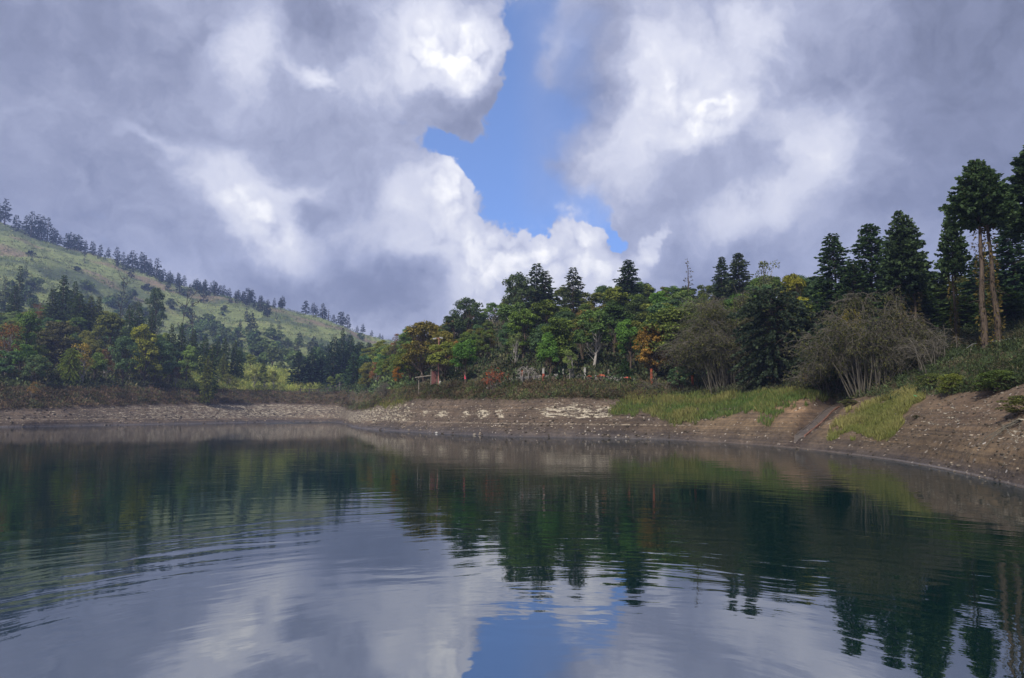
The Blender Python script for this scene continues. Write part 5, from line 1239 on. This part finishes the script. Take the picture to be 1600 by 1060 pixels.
# ================================================================== labels of the scattered trees
LM = {'right': [(683, 'the lamp post'), (775, 'the red-leaved shrub'), (855, 'the bright green young tree'), (930, 'the orange cloth heaps'), (1020, 'the orange-leaved tree'), (1140, 'the grey dome shrub'), (1212, 'the layered dark tree'), (1345, 'the dense conifer pair'), (1500, 'the slim leaning conifer'), (1556, 'the tallest conifer')],
      'left': [(6, 'the rusty red tree'), (54, 'the round pale green tree'), (88, 'the tallest left conifer'), (128, 'the gold-leaved tree'), (192, 'the blue-green round tree'), (240, 'the wide dark conifer'), (290, 'the forked dead tree')],
      'valley': [(411, 'the lone slope conifer'), (500, 'the dark valley conifers'), (588, 'the sparse dark red tree'), (625, 'the round grey bush')],
      'ridge': [(0, 'the left edge'), (88, 'the tallest left conifer'), (140, 'the left conifer group'), (212, 'the wide dark conifer'), (290, 'the forked dead trees'), (350, 'the narrow slope conifers'), (411, 'the lone slope conifer'), (500, 'the dark valley conifers'), (590, 'the low end of the ridge')],
      'slope': [(18, 'the lone ragged tree'), (88, 'the tallest left conifer'), (140, 'the left conifer group'), (187, 'the crooked dead tree'), (236, 'the round grey-green tree'), (290, 'the forked dead trees'), (340, 'the slanting dead trunk'), (411, 'the lone slope conifer'), (500, 'the dark valley conifers'), (570, 'the low end of the ridge')]}
BANDS = {'right': [(470, 'near the skyline above'), (510, 'high on the hill above'), (545, 'midway up the hill above'), (2000, 'at the hill foot behind')], 'left': [(500, 'near the wood top above'), (545, 'midway down the wood by'), (2000, 'low near the shore by')],
         'valley': [(560, 'high in the valley wood behind'), (2000, 'low in the valley wood behind')], 'ridge': [(2000, 'on the far ridge crest above')], 'slope': [(430, 'high on the far mountainside above'), (500, 'midway on the far mountainside above'), (2000, 'low on the far mountainside behind')]}
PLACE = {'right': 'right hillside wood', 'left': 'left wood', 'valley': 'valley wood', 'ridge': 'far ridge', 'slope': 'far mountainside'}
byl = {}
for (o, x, y, z, zone, words) in TREES:
    u, v = proj(x, y, z); u, v = float(u), float(v)
    mu, mn = min(LM[zone], key=lambda q: abs(q[0] - u)); band = next(b for lim, b in BANDS[zone] if v < lim)
    du = u - mu; side = '' if abs(du) < 9 else ('left of ' if du < 0 else 'right of ')
    key = f"{words[0]} {words[1]} {band.replace(' above', '').replace(' behind', '').replace(' by', '') + ', ' if side else band + ' '}{side}{mn}"
    byl.setdefault(key, []).append((u, v, o)); o['group'] = {'ridge': 'trees along the far ridge crest', 'slope': 'trees and shrubs on the far mountainside'}.get(zone, 'trees of the ' + PLACE[zone])
ORD2 = ['left one', 'right one']; ORD3 = ['leftmost', 'middle one', 'rightmost']
ORDN = ['leftmost'] + [w + ' from left' for w in 'second third fourth fifth sixth seventh eighth ninth tenth eleventh twelfth thirteenth fourteenth fifteenth sixteenth'.split()]
for key, lst in byl.items():
    lst.sort(key=lambda q: q[0]); n = len(lst)
    for i, (u, v, o) in enumerate(lst):
        s_ = '' if n == 1 else (ORD2[i] if n == 2 else ORD3[i] if n == 3 else 'rightmost' if i == n - 1 else ORDN[min(i, 15)])
        o['label'] = key + (', ' + s_ if s_ else '')
        if len(o['label'].replace(',', '').split()) > 16: o['label'] = ' '.join(o['label'].split()[:16])

# ================================================================== haze
bm = bmesh.new(); bmesh.ops.create_cube(bm, size=1); me = bpy.data.meshes.new('haze'); bm.to_mesh(me); bm.free()
top = float(co[:, 2].max()) + 25; bot = float(co[:, 2].min()) - 1
hz = bpy.data.objects.new('haze', me); hz.scale = (2860, 2860, top - bot); hz.location = (0, 0, (top + bot) / 2); COL.objects.link(hz)
m = bpy.data.materials.new('haze_air'); m.use_nodes = True; N = NT(m.node_tree)
vp = N.n('ShaderNodeVolumePrincipled'); vp.inputs['Color'].default_value = (.40, .54, .96, 1); vp.inputs['Density'].default_value = .00036; vp.inputs['Anisotropy'].default_value = .2
o_ = N.n('ShaderNodeOutputMaterial'); N.nt.links.new(vp.outputs[0], o_.inputs['Volume']); me.materials.append(m); m.cycles.homogeneous_volume = True
tag(hz, 'thin blue haze filling the valley air', 'haze', None, 'stuff')
